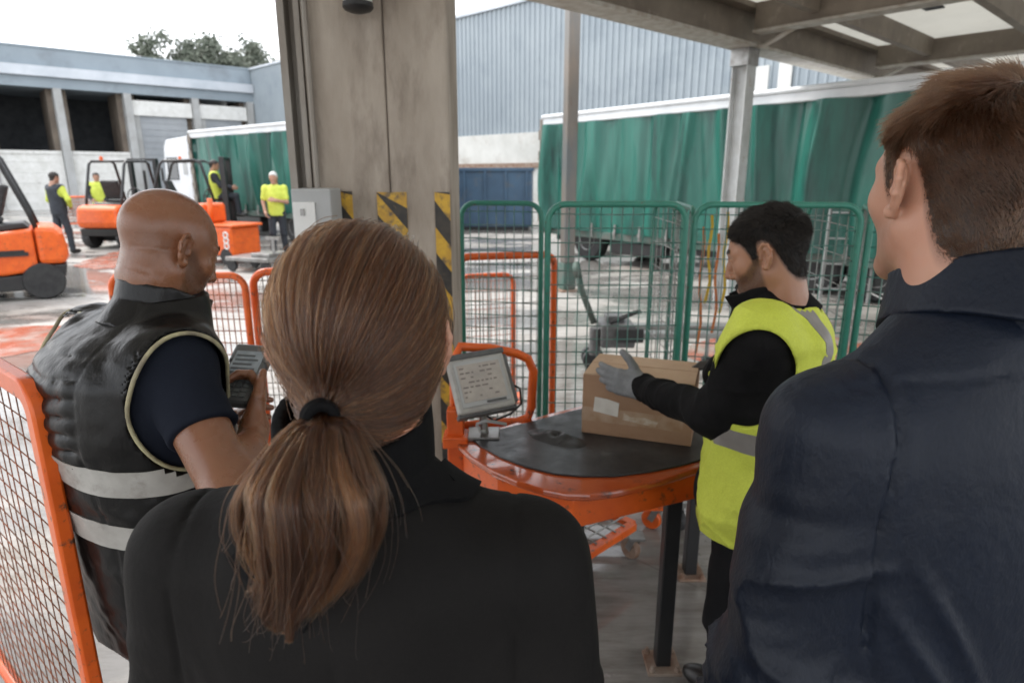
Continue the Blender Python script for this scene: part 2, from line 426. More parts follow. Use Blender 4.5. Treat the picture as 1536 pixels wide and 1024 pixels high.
for s in piers:
    m = MB(); wbox(m, ML, (s - .17, -.22, 0), (s + .17, .4, 5.797)); m.build('pier', M_pil, wh)
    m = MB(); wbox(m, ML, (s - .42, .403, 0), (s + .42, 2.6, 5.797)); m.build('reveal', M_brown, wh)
for a, b in zip(piers, piers[1:]):
    if b < 5:
        m = MB(); wbox(m, ML, (a + .2, .05, 0), (b - .2, .3, 2.7)); wbox(m, ML, (a + .2, .0, 2.7), (b - .2, .36, 2.85))
        for k in range(5): wbox(m, ML, (a + .2, .035, .5 * k + .3), (b - .2, .049, .5 * k + .32))
        m.build('loading_door', M_white, wh)
    else:
        m = MB(); wbox(m, ML, (a + .2, -.05, 4.75), (b - .2, .3, 5.5)); m.build('white_fascia', M_white, wh)
        m = MB(); wbox(m, ML, (a + .5, .1, 0), (b - .5, .3, 4.747))
        for k in range(14): wbox(m, ML, (a + .5, .08, .33 * k + .1), (b - .5, .098, .33 * k + .16))
        m.build('shutter', M_shut, wh)
        m = MB(); wbox(m, ML, (a + .2, .02, 0), (a + .48, .36, 4.747)); m.build('door_post', M_pil, wh)
# ================================================================== corrugated shed on the right
MR = wallframe((-15.3, 39.8), (.72, -.69))
sh = empty('corrugated_shed', (-15.3, 39.8, 0), 'tall shed clad in blue grey corrugated metal above a pale wall', 'warehouse')
LEN, NR = 36.0, 150
vs = []; fs = []; xs = []
for k in range(NR):
    x0 = LEN * k / NR; p = LEN / NR
    for fx, dy in ((0, 0), (.5, 0), (.6, -.045), (.9, -.045)): xs.append((x0 + fx * p, dy))
for x, dy in xs:
    for z in (3.2, 7.6): vs.append(MR @ Vector((x, dy, z)))
for i in range(len(xs) - 1): fs.append((2 * i, 2 * i + 2, 2 * i + 3, 2 * i + 1))
M_clad = mat('corrugated sheet', (.33, .37, .395), .38, .25, col2=(.27, .31, .34), vs=.35, dirt_or_shade=(.2, .24, .27), dscale=.5, dlo=.5, dhi=.8)
MB().add(vs, fs).build('corrugated_cladding', M_clad, sh)
m = MB(); wbox(m, MR, (0, .06, 0), (LEN, .4, 7.58)); wbox(m, MR, (0, .403, 7.3), (LEN, 9, 7.57)); wbox(m, MR, (LEN - .3, .403, 0), (LEN, 9, 7.297)); m.build('frame_wall', M_greywall, sh)
m = MB(); wbox(m, MR, (0, -.12, 7.58), (LEN, .4, 7.68)); m.build('roof_flashing', M_gutter, sh)
M_pale = mat('pale rendered wall', (.60, .60, .57), .8, col2=(.48, .48, .45), vs=.9, dirt_or_shade=(.33, .29, .25), dscale=1.2, dlo=.55, dhi=.8, bump=.2, bs=15)
m = MB(); wbox(m, MR, (0, -.14, 0), (LEN, .057, 3.19)); m.build('lower_wall', M_pale, sh)
m = MB(); wbox(m, MR, (0, -.2, 1.95), (LEN, -.142, 2.12)); m.build('rusty_rail', M_rust, sh)
for k in range(3):
    m = MB(); wbox(m, MR, (29.9 + k * .62, -.09, 3.35), (30.25 + k * .62, -.05, 4.9 - .35 * (k == 1))); m.build('skylight_panel', M_white, sh)
# ================================================================== trees behind the roof
M_leaf = mat('leaves', (.085, .105, .075), .65, col2=(.15, .165, .125), vs=.9)  # paled green, the haze of distance put into the leaf colour
M_bark = mat('bark', (.10, .08, .06), .9, col2=(.06, .05, .04), vs=6, bump=.4)
def tree(x, y, h, r, label, seed):
    t = empty('tree', (x, y, 0), label, 'tree', 'trees beyond the warehouse roof'); rr = random.Random(seed); tr = MB()
    tr.tube([(x, y, 0), (x + .1, y, h * .3), (x - .1, y + .1, h * .6), (x, y, h * .9)], [.32, .26, .18, .05])
    lv = MB()
    for k in range(46):
        a = rr.uniform(0, 2 * PI); e = rr.uniform(.1, 1.0); q = r * rr.uniform(.45, 1.0)
        c = Vector((x + math.cos(a) * q * math.cos(e * .9), y + math.sin(a) * q * math.cos(e * .9), h - r * .85 + math.sin(e * 1.3) * q * .85))
        tr.tube([(x, y, h * rr.uniform(.4, .6)), (Vector((x, y, h * .62)) + c) / 2 + Vector((0, 0, .3)), c], [.09, .05, .015], 5)
        cr = rr.uniform(.55, 1.0)
        for j in range(120):
            d = Vector((rr.gauss(0, 1), rr.gauss(0, 1), rr.gauss(0, .8))) * cr * .5; p = c + d; s = rr.uniform(.10, .21)
            u = Vector((rr.gauss(0, 1), rr.gauss(0, 1), rr.gauss(0, 1))).normalized(); v = u.orthogonal().normalized(); n = u.cross(v)
            lv.add([p - u * s, p + v * s * .5 + n * .03, p + u * s, p - v * s * .5 + n * .03], [(0, 1, 2, 3)])
    tr.build('trunk', M_bark, t, smooth=True); lv.build('crown', M_leaf, t)
q = P(262, 70, Y=49); tree(q.x, q.y, q.z + .5, 3.6, 'leafy tree rising behind the warehouse roof on its left', 4)
q = P(350, 82, Y=51); tree(q.x, q.y, q.z + .6, 3.4, 'lower leafy tree behind the roof next to the corrugated shed', 9)
# ================================================================== canopy over the sorting area
E0 = Vector((.63, 6.44, 0)); EA = Vector((.743, .669, 0)).normalized(); EN = Vector((EA.y, -EA.x, 0))
MC = Matrix(((EA.x, EN.x, 0, E0.x), (EA.y, EN.y, 0, E0.y), (0, 0, 1, 0), (0, 0, 0, 1)))   # x along the edge, y inwards
M_beam = mat('dirty brown steel', (.22, .185, .145), .6, col2=(.15, .12, .095), vs=2.2, dirt_or_shade=(.34, .3, .25), dscale=6, dlo=.58, dhi=.8, bump=.2, bs=30)
M_edge = mat('pale flaking steel', (.46, .44, .40), .6, col2=(.32, .28, .23), vs=9)
M_ceil = mat('translucent roof sheet', (.66, .65, .61), .7, col2=(.56, .55, .51), vs=1.4, dirt_or_shade=(.40, .38, .34), dscale=3, dlo=.6, dhi=.82)
def translucent(m, fac, col):
    nt = m.node_tree; out = [n for n in nt.nodes if n.type == 'OUTPUT_MATERIAL'][0]; t = nt.nodes.new('ShaderNodeBsdfTranslucent'); t.inputs['Color'].default_value = (*col, 1)
    mx_ = nt.nodes.new('ShaderNodeMixShader'); mx_.inputs[0].default_value = fac
    nt.links.new(nt.nodes['Principled BSDF'].outputs[0], mx_.inputs[1]); nt.links.new(t.outputs[0], mx_.inputs[2]); nt.links.new(mx_.outputs[0], out.inputs['Surface'])
translucent(M_ceil, .42, (.85, .84, .80))
DEPTH = 8.6; XA, XB = -8.0, 10.2
cn = empty('canopy', (E0.x, E0.y, 0), 'brown steel canopy with pale ceiling sheets over the sorting area', 'canopy')
def cbox(lo, hi): return MB().box(lo, hi, 0, MC)
m = cbox((XA, -.13, 3.24), (XB, .02, 3.62)); m.box((XA, -.16, 3.6), (XB, .17, 3.66), 0, MC)
m.build('edge_beam', M_beam, cn)
m = cbox((XA, -.18, 3.2), (XB, .15, 3.237)); m.build('beam_flange', M_edge, cn)
for x in (-7.0, -1.0, 2.95, 6.85):
    m = cbox((x - .07, .17, 3.36), (x + .07, DEPTH, 3.66)); m.build('rafter', M_beam, cn)
    m = cbox((x - .11, .17, 3.33), (x + .11, DEPTH, 3.357)); m.tube([MC @ Vector((x + .1, .03, 3.26)), MC @ Vector((x + .1, .22, 3.2)), MC @ Vector((x + .1, .6, 3.36))], .03, 8); m.build('rafter_flange', M_edge, cn)
for yy in (.9, 2.25, 3.6, 4.95, 6.3, 7.65):
    for a, b in ((XA, -7.12), (-6.88, -1.12), (-.88, 2.83), (3.07, 6.73), (6.97, XB)):
        m = cbox((a, yy - .05, 3.42), (b, yy + .05, 3.66)); m.build('purlin', M_beam, cn)
m = cbox((XA, -.2, 3.663), (XB, DEPTH + .1, 3.668)); m.build('ceiling_sheet', M_ceil, cn)
m = MB()
m.box((4.6 - .16, 1.5 - .1, 3.645), (4.6 + .16, 1.5 + .1, 3.6615), 0, MC)
m.build('ceiling_vent', M_dark, cn)
def post(x, y, w, top, m_, nm, lab, cat, foot=None):
    o = empty(nm, (x, y, 0), lab, cat)
    R = Matrix.Translation((x, y, 0)) @ Matrix.Rotation(math.atan2(EA.y, EA.x), 4, 'Z')
    b = MB(); h = w / 2
    b.box((-h, -h, .02), (h, -h + .014, top), 0, R); b.box((-h, h - .014, .02), (h, h, top), 0, R); b.box((-.006, -h + .014, .02), (.006, h - .014, top), 0, R)
    b.build('shaft', m_, o)
    b = MB(); b.box((-h - .06, -h - .06, 0), (h + .06, h + .06, .02), 0, R)
    for a in (-1, 1):
        for c in (-1, 1): b.lathe([(.014, .02), (.014, .045)], R @ Vector((a * (h + .03), c * (h + .03), 0)), (0, 0, 1), 8)
    b.build('base_plate', M_steel, o)
    return o, R
M_whitepost = mat('white painted steel', (.60, .62, .62), .5, col2=(.46, .47, .46), vs=4, dirt_or_shade=(.3, .2, .12), dscale=9, dlo=.6, dhi=.75)
q = MC @ Vector((3.06, -.02, 0))
po, R = post(q.x, q.y, .21, 3.2, M_whitepost, 'canopy_post', 'white steel canopy post rising behind the head of the worker in yellow', 'post')
b = MB(); b.box((-.13, -.12, 3.0), (.13, .12, 3.197), 0, R); b.build('bracket', M_steel, po)
q = MC @ Vector((8.4, -.02, 0)); post(q.x, q.y, .21, 3.2, M_whitepost, 'canopy_post', 'white canopy post partly behind the head of the man in navy', 'post')
# free standing column in the yard
q = P(850, 435, z=0)
po = empty('steel_column', (q.x, q.y, 0), 'tall square grey steel column with a green foot standing in the yard', 'column')
R = Matrix.Translation((q.x, q.y, 0)) @ Matrix.Rotation(math.radians(20), 4, 'Z')
M_col = mat('grey steel column', (.115, .125, .125), .38, .3, col2=(.20, .16, .125), vs=2.5, stretch=(1, 1, .3), dirt_or_shade=(.14, .09, .06), dscale=8, dlo=.6, dhi=.75)
M_footgreen = mat('old green paint', (.05, .11, .09), .6, col2=(.10, .11, .095), vs=7, lo=.4, hi=.6)
b = MB(); b.box((-.085, -.085, .42), (.085, .085, 5.2), .012, R); b.build('shaft', M_col, po)
b = MB(); b.box((-.10, -.10, .02), (.10, .10, .418), .01, R); b.build('foot', M_footgreen, po)
b = MB(); b.box((-.17, -.17, 0), (.17, .17, .019), 0, R); b.build('base_plate', M_rust, po)
# ================================================================== concrete pillar
PX0, PX1, PY0, PY1 = -.885, -.247, 2.62, 3.06
pl = empty('concrete_pillar', ((PX0 + PX1) / 2, (PY0 + PY1) / 2, 0), 'thick weathered concrete pillar with worn black and yellow stripes', 'pillar')
b = MB(); sx = PX0 + .395
b.box((PX0 + .085, PY0 + .004, 0), (sx - .002, PY1, 3.655), .006)
b.build('left_half', M_concrete, pl); b = MB(); b.box((sx + .002, PY0, 0), (PX1, PY1, 3.655), .012); b.build('right_half', M_concrete, pl)
b = MB(); b.box((sx - .0018, PY0 + .012, 0), (sx + .0018, PY1 - .01, 3.65)); b.build('joint', M_brown, pl)
M_chan = mat('grey steel channel', (.30, .28, .25), .55, .3, col2=(.2, .17, .14), vs=4, stretch=(1, 1, .3))
b = MB(); b.box((PX0, PY0 - .01, 0), (PX0 + .028, PY1 - .1, 3.655)); b.box((PX0 + .028, PY0 + .05, 0), (PX0 + .062, PY1 - .1, 3.655)); b.box((PX0 + .062, PY0 - .004, 0), (PX0 + .083, PY1 - .1, 3.655)); b.build('steel_channel', M_chan, pl)
def stripes(x0, x1, y, z0, z1, wd, phase=0, lean=1.05, side=None):
    """a band of worn slanting black and yellow stripes, 3 mm proud of the face"""
    yb, bb = MB(), MB()
    yb.box((x0, y - .003, z0), (x1, y - .0004, z1)); k = -3
    while True:
        a = z0 + (k + phase) * wd * 2; k += 1
        if a > z1 + .3: break
        q = [(x0, a + lean * (x1 - x0)), (x0, a + wd + lean * (x1 - x0)), (x1, a + wd), (x1, a)]
        # clip to the band
        q = [(x, min(max(z, z0), z1)) for x, z in q]
        if max(z for _, z in q) - min(z for _, z in q) > .004 and abs(q[0][1] - q[1][1]) + abs(q[2][1] - q[3][1]) > .004:
            n = len(q); vs = [(x, y - .0045, z) for x, z in q] + [(x, y - .0031, z) for x, z in q]
            bb.add(vs, [tuple(range(n)), tuple(range(2 * n - 1, n - 1, -1))] + [(i, i + n, (i + 1) % n + n, (i + 1) % n) for i in range(n)])
    ho = yb.build('hazard_band', M_yellow, pl); bb.build('black_stripe', M_bstripe, ho)
M_bstripe = mat('hazard black', (.02, .019, .018), .55, col2=(.05, .04, .03), vs=30, dirt_or_shade=(.25, .16, .06), dscale=35, dlo=.62, dhi=.72)
stripes(-.345, -.237, PY0, .1, 1.635, .115, .2, 1.15) if False else None
stripes(-.312, -.250, PY0 - .0005, .1, 1.632, .105, .25, 1.3)
stripes(-.545, -.425, PY0 - .0005, 1.05, 1.632, .085, .55, 1.2)
stripes(-.70, -.645, PY0 + .0055, 1.3, 1.635, .1, .6, 1.3)
# utility box on the pillar's left side
ub = empty('junction_box', (-.83, 2.55, 1.3), 'pale grey electrical box fixed to the left of the concrete pillar', 'box')
b = MB(); b.box((-.835, 2.45, 1.385), (-.685, 2.605, 1.648), .006); b.build('housing', M_pil, ub)
b = MB(); b.box((-.828, 2.442, 1.40), (-.745, 2.4495, 1.60), .002); b.build('door', M_white, ub)
b = MB(); b.box((-.80, 2.4365, 1.55), (-.785, 2.4419, 1.575)); b.build('lock', M_steel, ub)
b = MB(); b.tube([(-.775, 2.6, 1.648), (-.775, 2.6, 3.65)], .012); b.build('conduit', M_chan, ub)
# lamp high on the pillar
fl = empty('bulkhead_lamp', (-.62, 2.55, 2.05), 'small white domed lamp with dark lens high on the concrete pillar', 'lamp')
c = P(537, 10, Y=2.53)
b = MB(); b.lathe([(.001, .16), (.045, .155), (.05, .13), (.052, .0)], (c.x, c.y, c.z), (0, 0, 1), 24); b.build('housing', M_white, fl, auto=40)
b = MB(); b.lathe([(.054, .012), (.056, -.004), (.047, -.014), (.022, -.022), (.001, -.024)], (c.x, c.y, c.z), (0, 0, 1), 24); b.build('lens', M_black, fl, auto=40)
b = MB(); b.box((c.x - .02, c.y + .045, c.z + .05), (c.x + .02, 2.624, c.z + .1)); b.build('mount', M_steel, fl)
# ================================================================== mesh cages and barriers
def rounded_frame(a, b, z0, z1, r, rad, n=5):
    """upside-down U: a tube rising at a, over rounded corners, down at b"""
    a, b = Vector(a), Vector(b); d = (b - a).normalized(); up = Vector((0, 0, 1))
    pts = [a + up * z0, a + up * (z1 - r - .15)]
    pts += arc(a + up * z1, -up, d, r, n)
    pts += arc(b + up * z1, -d, -up, r, n) if False else [Vector((p.x, p.y, p.z)) for p in arc(b + up * z1, -d, -up, r, n)]
    pts += [b + up * (z1 - r - .15), b + up * z0]
    return pts
def wires(mb, a, b, z0, z1, nv, nh, r, wob=0.0, r_h=None):
    a, b = Vector(a), Vector(b); d = b - a; n = Vector((-d.y, d.x, 0)).normalized()
    for k in range(1, nv):
        q = a + d * (k / nv); j = random.uniform(-wob, wob)
        mb.tube([q + Vector((0, 0, z0)), q + n * j + Vector((0, 0, (z0 + z1) / 2)), q + Vector((0, 0, z1))], r, 5)
    for k in range(nh):
        z = z0 + (z1 - z0) * (k + .5) / nh; j = random.uniform(-wob, wob)
        mb.tube([a + n * r * 2 + Vector((0, 0, z)), a + d * .5 + n * (r * 2 + j) + Vector((0, 0, z + j)), b + n * r * 2 + Vector((0, 0, z))], r_h or r, 5)
def caster(parent, p, ang, mw=None):
    c = MB(); p = Vector(p); d = Vector((math.cos(ang), math.sin(ang), 0)); s = Vector((-d.y, d.x, 0))
    c.box((p.x - .035, p.y - .035, .118), (p.x + .035, p.y + .035, .13))
    for k in (-1, 1): c.bar(p + s * .022 * k + Vector((0, 0, .118)), p + s * .022 * k + d * .03 + Vector((0, 0, .05)), .03, .004, up=s)
    o = c.build('caster', M_steel, parent)
    w = MB(); q = p + d * .03 + Vector((0, 0, .05)); w.lathe([(.02, -.016), (.046, -.016), (.05, -.008), (.05, .008), (.046, .016), (.02, .016)], q, s, 20); w.build('wheel', mw or M_rubber, o, auto=35)
    return o
def roll_cage(pa, pb, top, depth, label, nv, nh, base_mat, sides=(1, 1), extra=0):
    a, b = Vector((pa[0], pa[1], 0)), Vector((pb[0], pb[1], 0)); d = (b - a).normalized(); n = Vector((-d.y, d.x, 0))
    if n.y < 0: n = -n
    o = empty('roll_cage', a, label, 'roll cage', 'green mesh roll cages behind the packing table')
    M = MB(); M.tube(rounded_frame(a, b, .15, top, .075, .0), .0138, 10)
    M.tube([a + Vector((0, 0, .22)), b + Vector((0, 0, .22))], .012, 8); M.build('front_frame', M_green, o, smooth=True)
    W = MB(); wires(W, a, b, .22, top - .01, nv, nh, .0028, .004); W.build('wire_mesh', M_greenwire, o, smooth=True)
    for q, on in ((a, sides[0]), (b, sides[1])):
        if not on: continue
        M = MB(); M.tube(rounded_frame(q + n * .03, q + n * depth, .15, top - .02, .07, 0), .0115, 10); M.build('side_frame', M_green, o, smooth=True)
        W = MB(); wires(W, q + n * .03, q + n * depth, .22, top - .03, 6, nh // 2, .0026, .004); W.build('side_mesh', M_wire, o, smooth=True)
    B = MB()
    for q in (a, b): B.bar(q + Vector((0, 0, .145)), q + n * depth + Vector((0, 0, .145)), .035, .03)
    for k in (0, .33, .66, 1): B.bar(a + n * depth * k + Vector((0, 0, .175 if 0 < k < 1 else .145)), b + n * depth * k + Vector((0, 0, .175 if 0 < k < 1 else .145)), .03, .025)
    B.build('base_frame', base_mat, o, bevel=.003)
    for q, kk in ((a, 0), (b, 1)):
        for e in (0.04, depth - .04): caster(o, q + n * e + d * (.03 if kk == 0 else -.03), random.uniform(0, 6), base_mat if base_mat is M_orange else None)
    return o
q1, q2 = P(822, 330, Y=2.76), P(1029, 330, Y=2.76)
roll_cage(q1, q2, 1.578, .62, 'green roll cage straight behind the cardboard box', 13, 22, M_orange, (0, 1))
q1, q2 = P(1042, 330, Y=2.8), P(1291, 335, Y=2.72)
roll_cage(q1, q2, 1.575, .66, 'green roll cage behind the worker in the yellow vest', 15, 21, M_steel, (1, 1))
q1, q2 = P(1306, 335, Y=2.72), P(1530, 345, Y=2.5)
roll_cage(q1, q2, 1.57, .6, 'green roll cage half hidden by the man in the navy jacket', 14, 21, M_steel, (1, 0))
q1, q2 = P(692, 330, Y=3.45), P(812, 330, Y=3.36)
roll_cage(q1, q2, 1.555, .5, 'narrow green roll cage beside the concrete pillar', 9, 19, M_steel, (0, 0))
def barrier(pa, pb, top, label, nv, nh, rad=.019, flat=None, r=.07, wr=.0028, z0=.05, wm=None, plate=None):
    a, b = Vector((pa[0], pa[1], 0)), Vector((pb[0], pb[1], 0))
    o = empty('mesh_barrier', a, label, 'barrier', 'orange mesh barriers round the sorting area')
    M = MB()
    if flat:
        pts = rounded_frame(a, b, z0, top, r, 0, 6)
        d = (b - a).normalized(); n = Vector((-d.y, d.x, 0))
        vs = []; fs = []
        for i, p in enumerate(pts):
            t = (pts[min(i + 1, len(pts) - 1)] - pts[max(i - 1, 0)]).normalized(); u = t.cross(n).normalized()
            for e, g in ((-1, -1), (1, -1), (1, 1), (-1, 1)): vs.append(p + u * e * flat[0] / 2 + n * g * flat[1] / 2)
        for i in range(len(pts) - 1):
            for k in range(4): fs.append((i * 4 + k, i * 4 + (k + 1) % 4, i * 4 + 4 + (k + 1) % 4, i * 4 + 4 + k))
        M.add(vs, fs); M.add(vs[:4], [(0, 1, 2, 3)]); M.add(vs[-4:], [(3, 2, 1, 0)])
        M.build('frame', M_orange, o, bevel=.006, auto=40)
    else:
        M.tube(rounded_frame(a, b, z0, top, r, 0, 6), rad, 10); M.build('frame', M_orange, o, smooth=True)
    W = MB(); d = (b - a).normalized(); W.tube([a + Vector((0, 0, .14)), b + Vector((0, 0, .14))], rad * .8, 8)
    W.build('bottom_rail', M_orange, o, smooth=True)
    W = MB(); wires(W, a + d * rad, b - d * rad, .14, top - rad * .5, nv, nh, wr, .003); W.build('wire_mesh', wm or M_orangewire, o, smooth=True)
    for q in (a, b):
        f = MB(); f.box((q.x - .05, q.y - .12, 0), (q.x + .05, q.y + .12, .012)); f.box((q.x - .022, q.y - .022, .012), (q.x + .022, q.y + .022, .09)); f.build('foot', M_orange, o)
    if plate:
        f = MB(); c = b + Vector((0, 0, plate)); f.box(c - d * .045 - Vector((0, .004, .06)) , c - d * .02 + Vector((0, .012, .06)), .003); f.build('latch_plate', M_steel, o)
    return o
q1, q2 = P(-205, 430, z=1.3), P(50, 588, z=1.3)
barrier(q1, q2, 1.3, 'orange mesh barrier nearest on the left in front of the bald man', 34, 24, .022, flat=(.046, .03), r=.05, wr=.0014, plate=1.02)
q1, q2 = P(165, 415, z=1.22), P(366, 416, z=1.22)
barrier(q1, q2, 1.23, 'orange mesh barrier behind the bald man with its top seen past his chin', 22, 18, .017, wm=M_orangewire)
q1, q2 = P(376, 412, z=1.22), P(505, 410, z=1.22)
barrier((q1.x, q1.y + .02), (-.925, q2.y + .03), 1.23, 'orange mesh barrier between the scanner and the concrete pillar', 13, 16, .02, wm=M_wire)
q1, q2 = P(686, 395, Y=3.62), P(832, 388, Y=3.75)
barrier(q1, q2, 1.245, 'orange mesh barrier right of the concrete pillar behind the narrow cage', 13, 14, .022, wm=M_wire)
q1, q2 = P(690, 408, Y=4.6), P(770, 408, Y=4.7)
barrier(q1, q2, .98, 'low orange barrier farther back right of the pillar', 12, 12, .018)
q1, q2 = P(92, 318, Y=21), P(150, 318, Y=21.5)
barrier(q1, q2, 1.0, 'far orange mesh barrier along the white loading doors', 20, 8, .03, wr=.01)
# ================================================================== packing table
ZT = .82
M_top = mat('glossy orange table top', (.45, .085, .02), .14, col2=(.36, .06, .015), vs=5, dirt_or_shade=(.07, .028, .018), dscale=18, dlo=.56, dhi=.68, coat=.6)
tb = empty('packing_table', (.4, 2.1, 0), 'orange steel packing table on black legs with a rounded front edge', 'table')
edge_px = [(684, 663), (705, 684), (738, 705), (775, 721), (815, 734), (850, 741), (885, 742), (925, 737), (975, 725), (1020, 711), (1056, 699)]
poly = [P(u, v, z=ZT).to_2d() for u, v in edge_px] + [Vector((.70, 1.86)), Vector((.98, 2.28)), Vector((.82, 2.56)), Vector((.55, 2.50)), Vector((.28, 2.36)), Vector((.0, 2.17))]
b = MB(); b.prism(poly, ZT - .022, ZT); b.build('tabletop', M_top, tb, bevel=.006)
cen = sum(poly, Vector((0, 0))) / len(poly)
ins = [cen + (p - cen) * .955 for p in poly]
ap = [ins[0], ins[2], P(862, 744, z=ZT).to_2d() * .999 + Vector((0, .02)), ins[10], ins[11], ins[12], ins[13], ins[14], ins[15], ins[16]]
b = MB(); b.prism(ap, ZT - .115, ZT - .0225); b.build('apron', M_orange, tb, bevel=.004)
legs = [P(993, 985, z=0.03), Vector((ap[2].x + .01, ap[2].y + .045, 0)), Vector((ap[0].x + .05, ap[0].y + .03, 0)), Vector((.78, 2.44, 0))]
for q in legs:
    b = MB(); b.box((q.x - .026, q.y - .026, .012), (q.x + .026, q.y + .026, ZT - .1152), .004); lo = b.build('leg', M_black, tb)
    b = MB(); b.box((q.x - .06, q.y - .06, 0), (q.x + .06, q.y + .06, .0118), .002)
    for a, c in ((-1, -1), (-1, 1), (1, -1), (1, 1)): b.lathe([(.011, .012), (.011, .022), (.006, .022), (.006, .034)], (q.x + a * .044, q.y + c * .044, 0), (0, 0, 1), 8)
    b.build('foot_plate', M_rust, lo)
# orange guard rail at the left end
r0 = [P(*q) for q in ((676, 640, None, 2.12), (676, 533, None, 2.14))] if False else None
def Y(u, v, y): return P(u, v, Y=y)
b = MB(); b.tube([Y(682, 660, 2.06), Y(681, 540, 2.10), Y(690, 520, 2.12), Y(735, 522, 2.16), Y(775, 530, 2.20), Y(792, 538, 2.21), Y(800, 556, 2.21), Y(797, 610, 2.21), Y(792, 626, 2.21), Y(775, 632, 2.2), Y(740, 634, 2.16), Y(684, 640, 2.1)], .0165, 12)
gr = b.build('guard_rail', M_orange, tb, smooth=True)
b = MB(); b.box((-.222, 2.01, .70), (-.165, 2.06, .93), .006); b.box((-.235, 1.985, .80), (-.15, 2.07, .84), .004); b.build('corner_post', M_orange, tb)
# cart with orange casters stored below the table
ct = empty('platform_cart', (.3, 2.35, 0), 'low orange cart with dirty casters stored under the packing table', 'cart')
b = MB(); q0, q1_ = Vector((.12, 2.12, .19)), Vector((.54, 2.52, .19)); n = Vector((-(q1_ - q0).y, (q1_ - q0).x, 0)).normalized() * .34
b.bar(q0, q1_, .04, .035); b.bar(q0 + n, q1_ + n, .04, .035); b.bar(q0, q0 + n, .04, .034); b.bar(q1_, q1_ + n, .04, .034); b.bar((q0 + q1_) / 2, (q0 + q1_) / 2 + n, .03, .03)
b.bar(q0 + Vector((0, 0, .02)), q0 + Vector((0, 0, .36)), .03); b.bar(q0 + Vector((0, 0, .34)), q0 + n * .6 + Vector((0, 0, .30)), .028)
b.build('frame', M_orange, ct, bevel=.003)
b = MB(); wv = (q1_ - q0)
for k in range(1, 9): b.tube([q0 + wv * k / 9 + Vector((0, 0, .022)), q0 + wv * k / 9 + n + Vector((0, 0, .022))], .004, 5)
for k in range(1, 7): b.tube([q0 + n * k / 7 + Vector((0, 0, .028)), q1_ + n * k / 7 + Vector((0, 0, .028))], .004, 5)
b.build('wire_deck', M_wire, ct)
for q in (q0, q1_, q0 + n, q1_ + n): caster(ct, (q.x + .02, q.y + .02, 0), 2.2, M_orange if q is q0 else M_rust)
# black rubber mat
matp = [(703, 655), (720, 668), (752, 686), (790, 700), (830, 710), (870, 714), (920, 714), (975, 707), (1020, 698), (1052, 689)]
mp_ = [P(u, v, z=ZT + .005).to_2d() for u, v in matp] + [Vector((.70, 1.96)), Vector((.90, 2.26)), Vector((.76, 2.5)), Vector((.5, 2.44)), P(875, 612, z=ZT + .005).to_2d(), P(790, 634, z=ZT + .005).to_2d()]
M_mat = mat('scuffed black rubber mat', (.02, .021, .023), .28, col2=(.055, .06, .065), vs=7, lo=.45, hi=.75, r2=.5, bump=.3, bs=25, detail=8)
b = MB(); b.prism(mp_, ZT + .0005, ZT + .007); o = b.build('rubber_mat', M_mat, None, bevel=.002); tag(o, 'scuffed black rubber mat covering the orange table top', 'mat')
# crumpled black rag on the mat
c = P(835, 655, z=ZT + .012)
def rag(p):
    q = p - A3(c.x, c.y, ZT + .004); x = q[:, 0] * .8 - q[:, 1] * .6; y = q[:, 0] * .6 + q[:, 1] * .8
    r = np.sqrt((x / .125) ** 2 + (y / .062) ** 2); hgt = .016 * np.clip(1 - r ** 2, 0, 1) + .014 * np.clip(1 - r, 0, 1) * ridge(np.c_[x * 32, y * 20, q[:, 2] * 10])
    return np.maximum(q[:, 2] - hgt, np.maximum((r - 1 - .15 * vn(p * 45)) * .05, -q[:, 2] - .0))
M_rag = mat('wet black cloth', (.016, .016, .017), .45, col2=(.035, .035, .036), vs=30, bump=.3, bs=120)
V, Q = sdf_mesh(rag, (c.x - .16, c.y - .16, ZT), (c.x + .16, c.y + .16, ZT + .06), .0035)
tag(link_mesh('rag', V, Q, M_rag, smooth=True), 'crumpled wet black rag lying on the rubber mat', 'rag')
# ------------------------------------------------------------------ cardboard box
M_card = mat('cardboard', (.385, .235, .145), .8, col2=(.31, .18, .105), vs=4, stretch=(1, 1, 2.5), dirt_or_shade=(.26, .14, .07), dscale=9, dlo=.6, dhi=.8, bump=.12, bs=60)
M_cardtop = mat('pale cardboard flap', (.52, .36, .24), .8, col2=(.44, .29, .18), vs=5, dirt_or_shade=(.34, .2, .12), dscale=8, dlo=.6, dhi=.8)
BZ = ZT + .0075
a = P(872, 648, z=BZ); e = P(1036, 670, z=BZ); a.z = e.z = 0
fx = (e - a); BW = fx.length; fx.normalize(); fy = Vector((-fx.y, fx.x, 0)); BD, BH = .265, .212
MBX = Matrix(((fx.x, fy.x, 0, a.x), (fx.y, fy.y, 0, a.y), (0, 0, 1, BZ), (0, 0, 0, 1)))
bx = empty('cardboard_box', (a.x, a.y, BZ), 'brown cardboard box with a white label held by gloved hands on the table', 'box')
b = MB(); b.box((0, 0, 0), (BW, BD, BH), .003, MBX); b.build('carton', M_card, bx)
b = MB(); M1 = MBX @ Matrix.Translation((0, .001, BH + .0008)) @ Matrix.Rotation(math.radians(1.6), 4, 'X'); b.box((.002, 0, 0), (BW - .002, BD / 2 - .002, .0035), 0, M1)
M2 = MBX @ Matrix.Translation((0, BD - .001, BH + .0008)) @ Matrix.Rotation(math.radians(-2.2), 4, 'X'); b.box((.002, -(BD / 2 - .002), 0), (BW - .002, 0, .0035), 0, M2)
b.build('top_flap', M_cardtop, bx)
M_tape = mat('shiny packing tape', (.42, .30, .19), .12, coat=.4); M_tape.node_tree.nodes['Principled BSDF'].inputs['Alpha'].default_value = 1
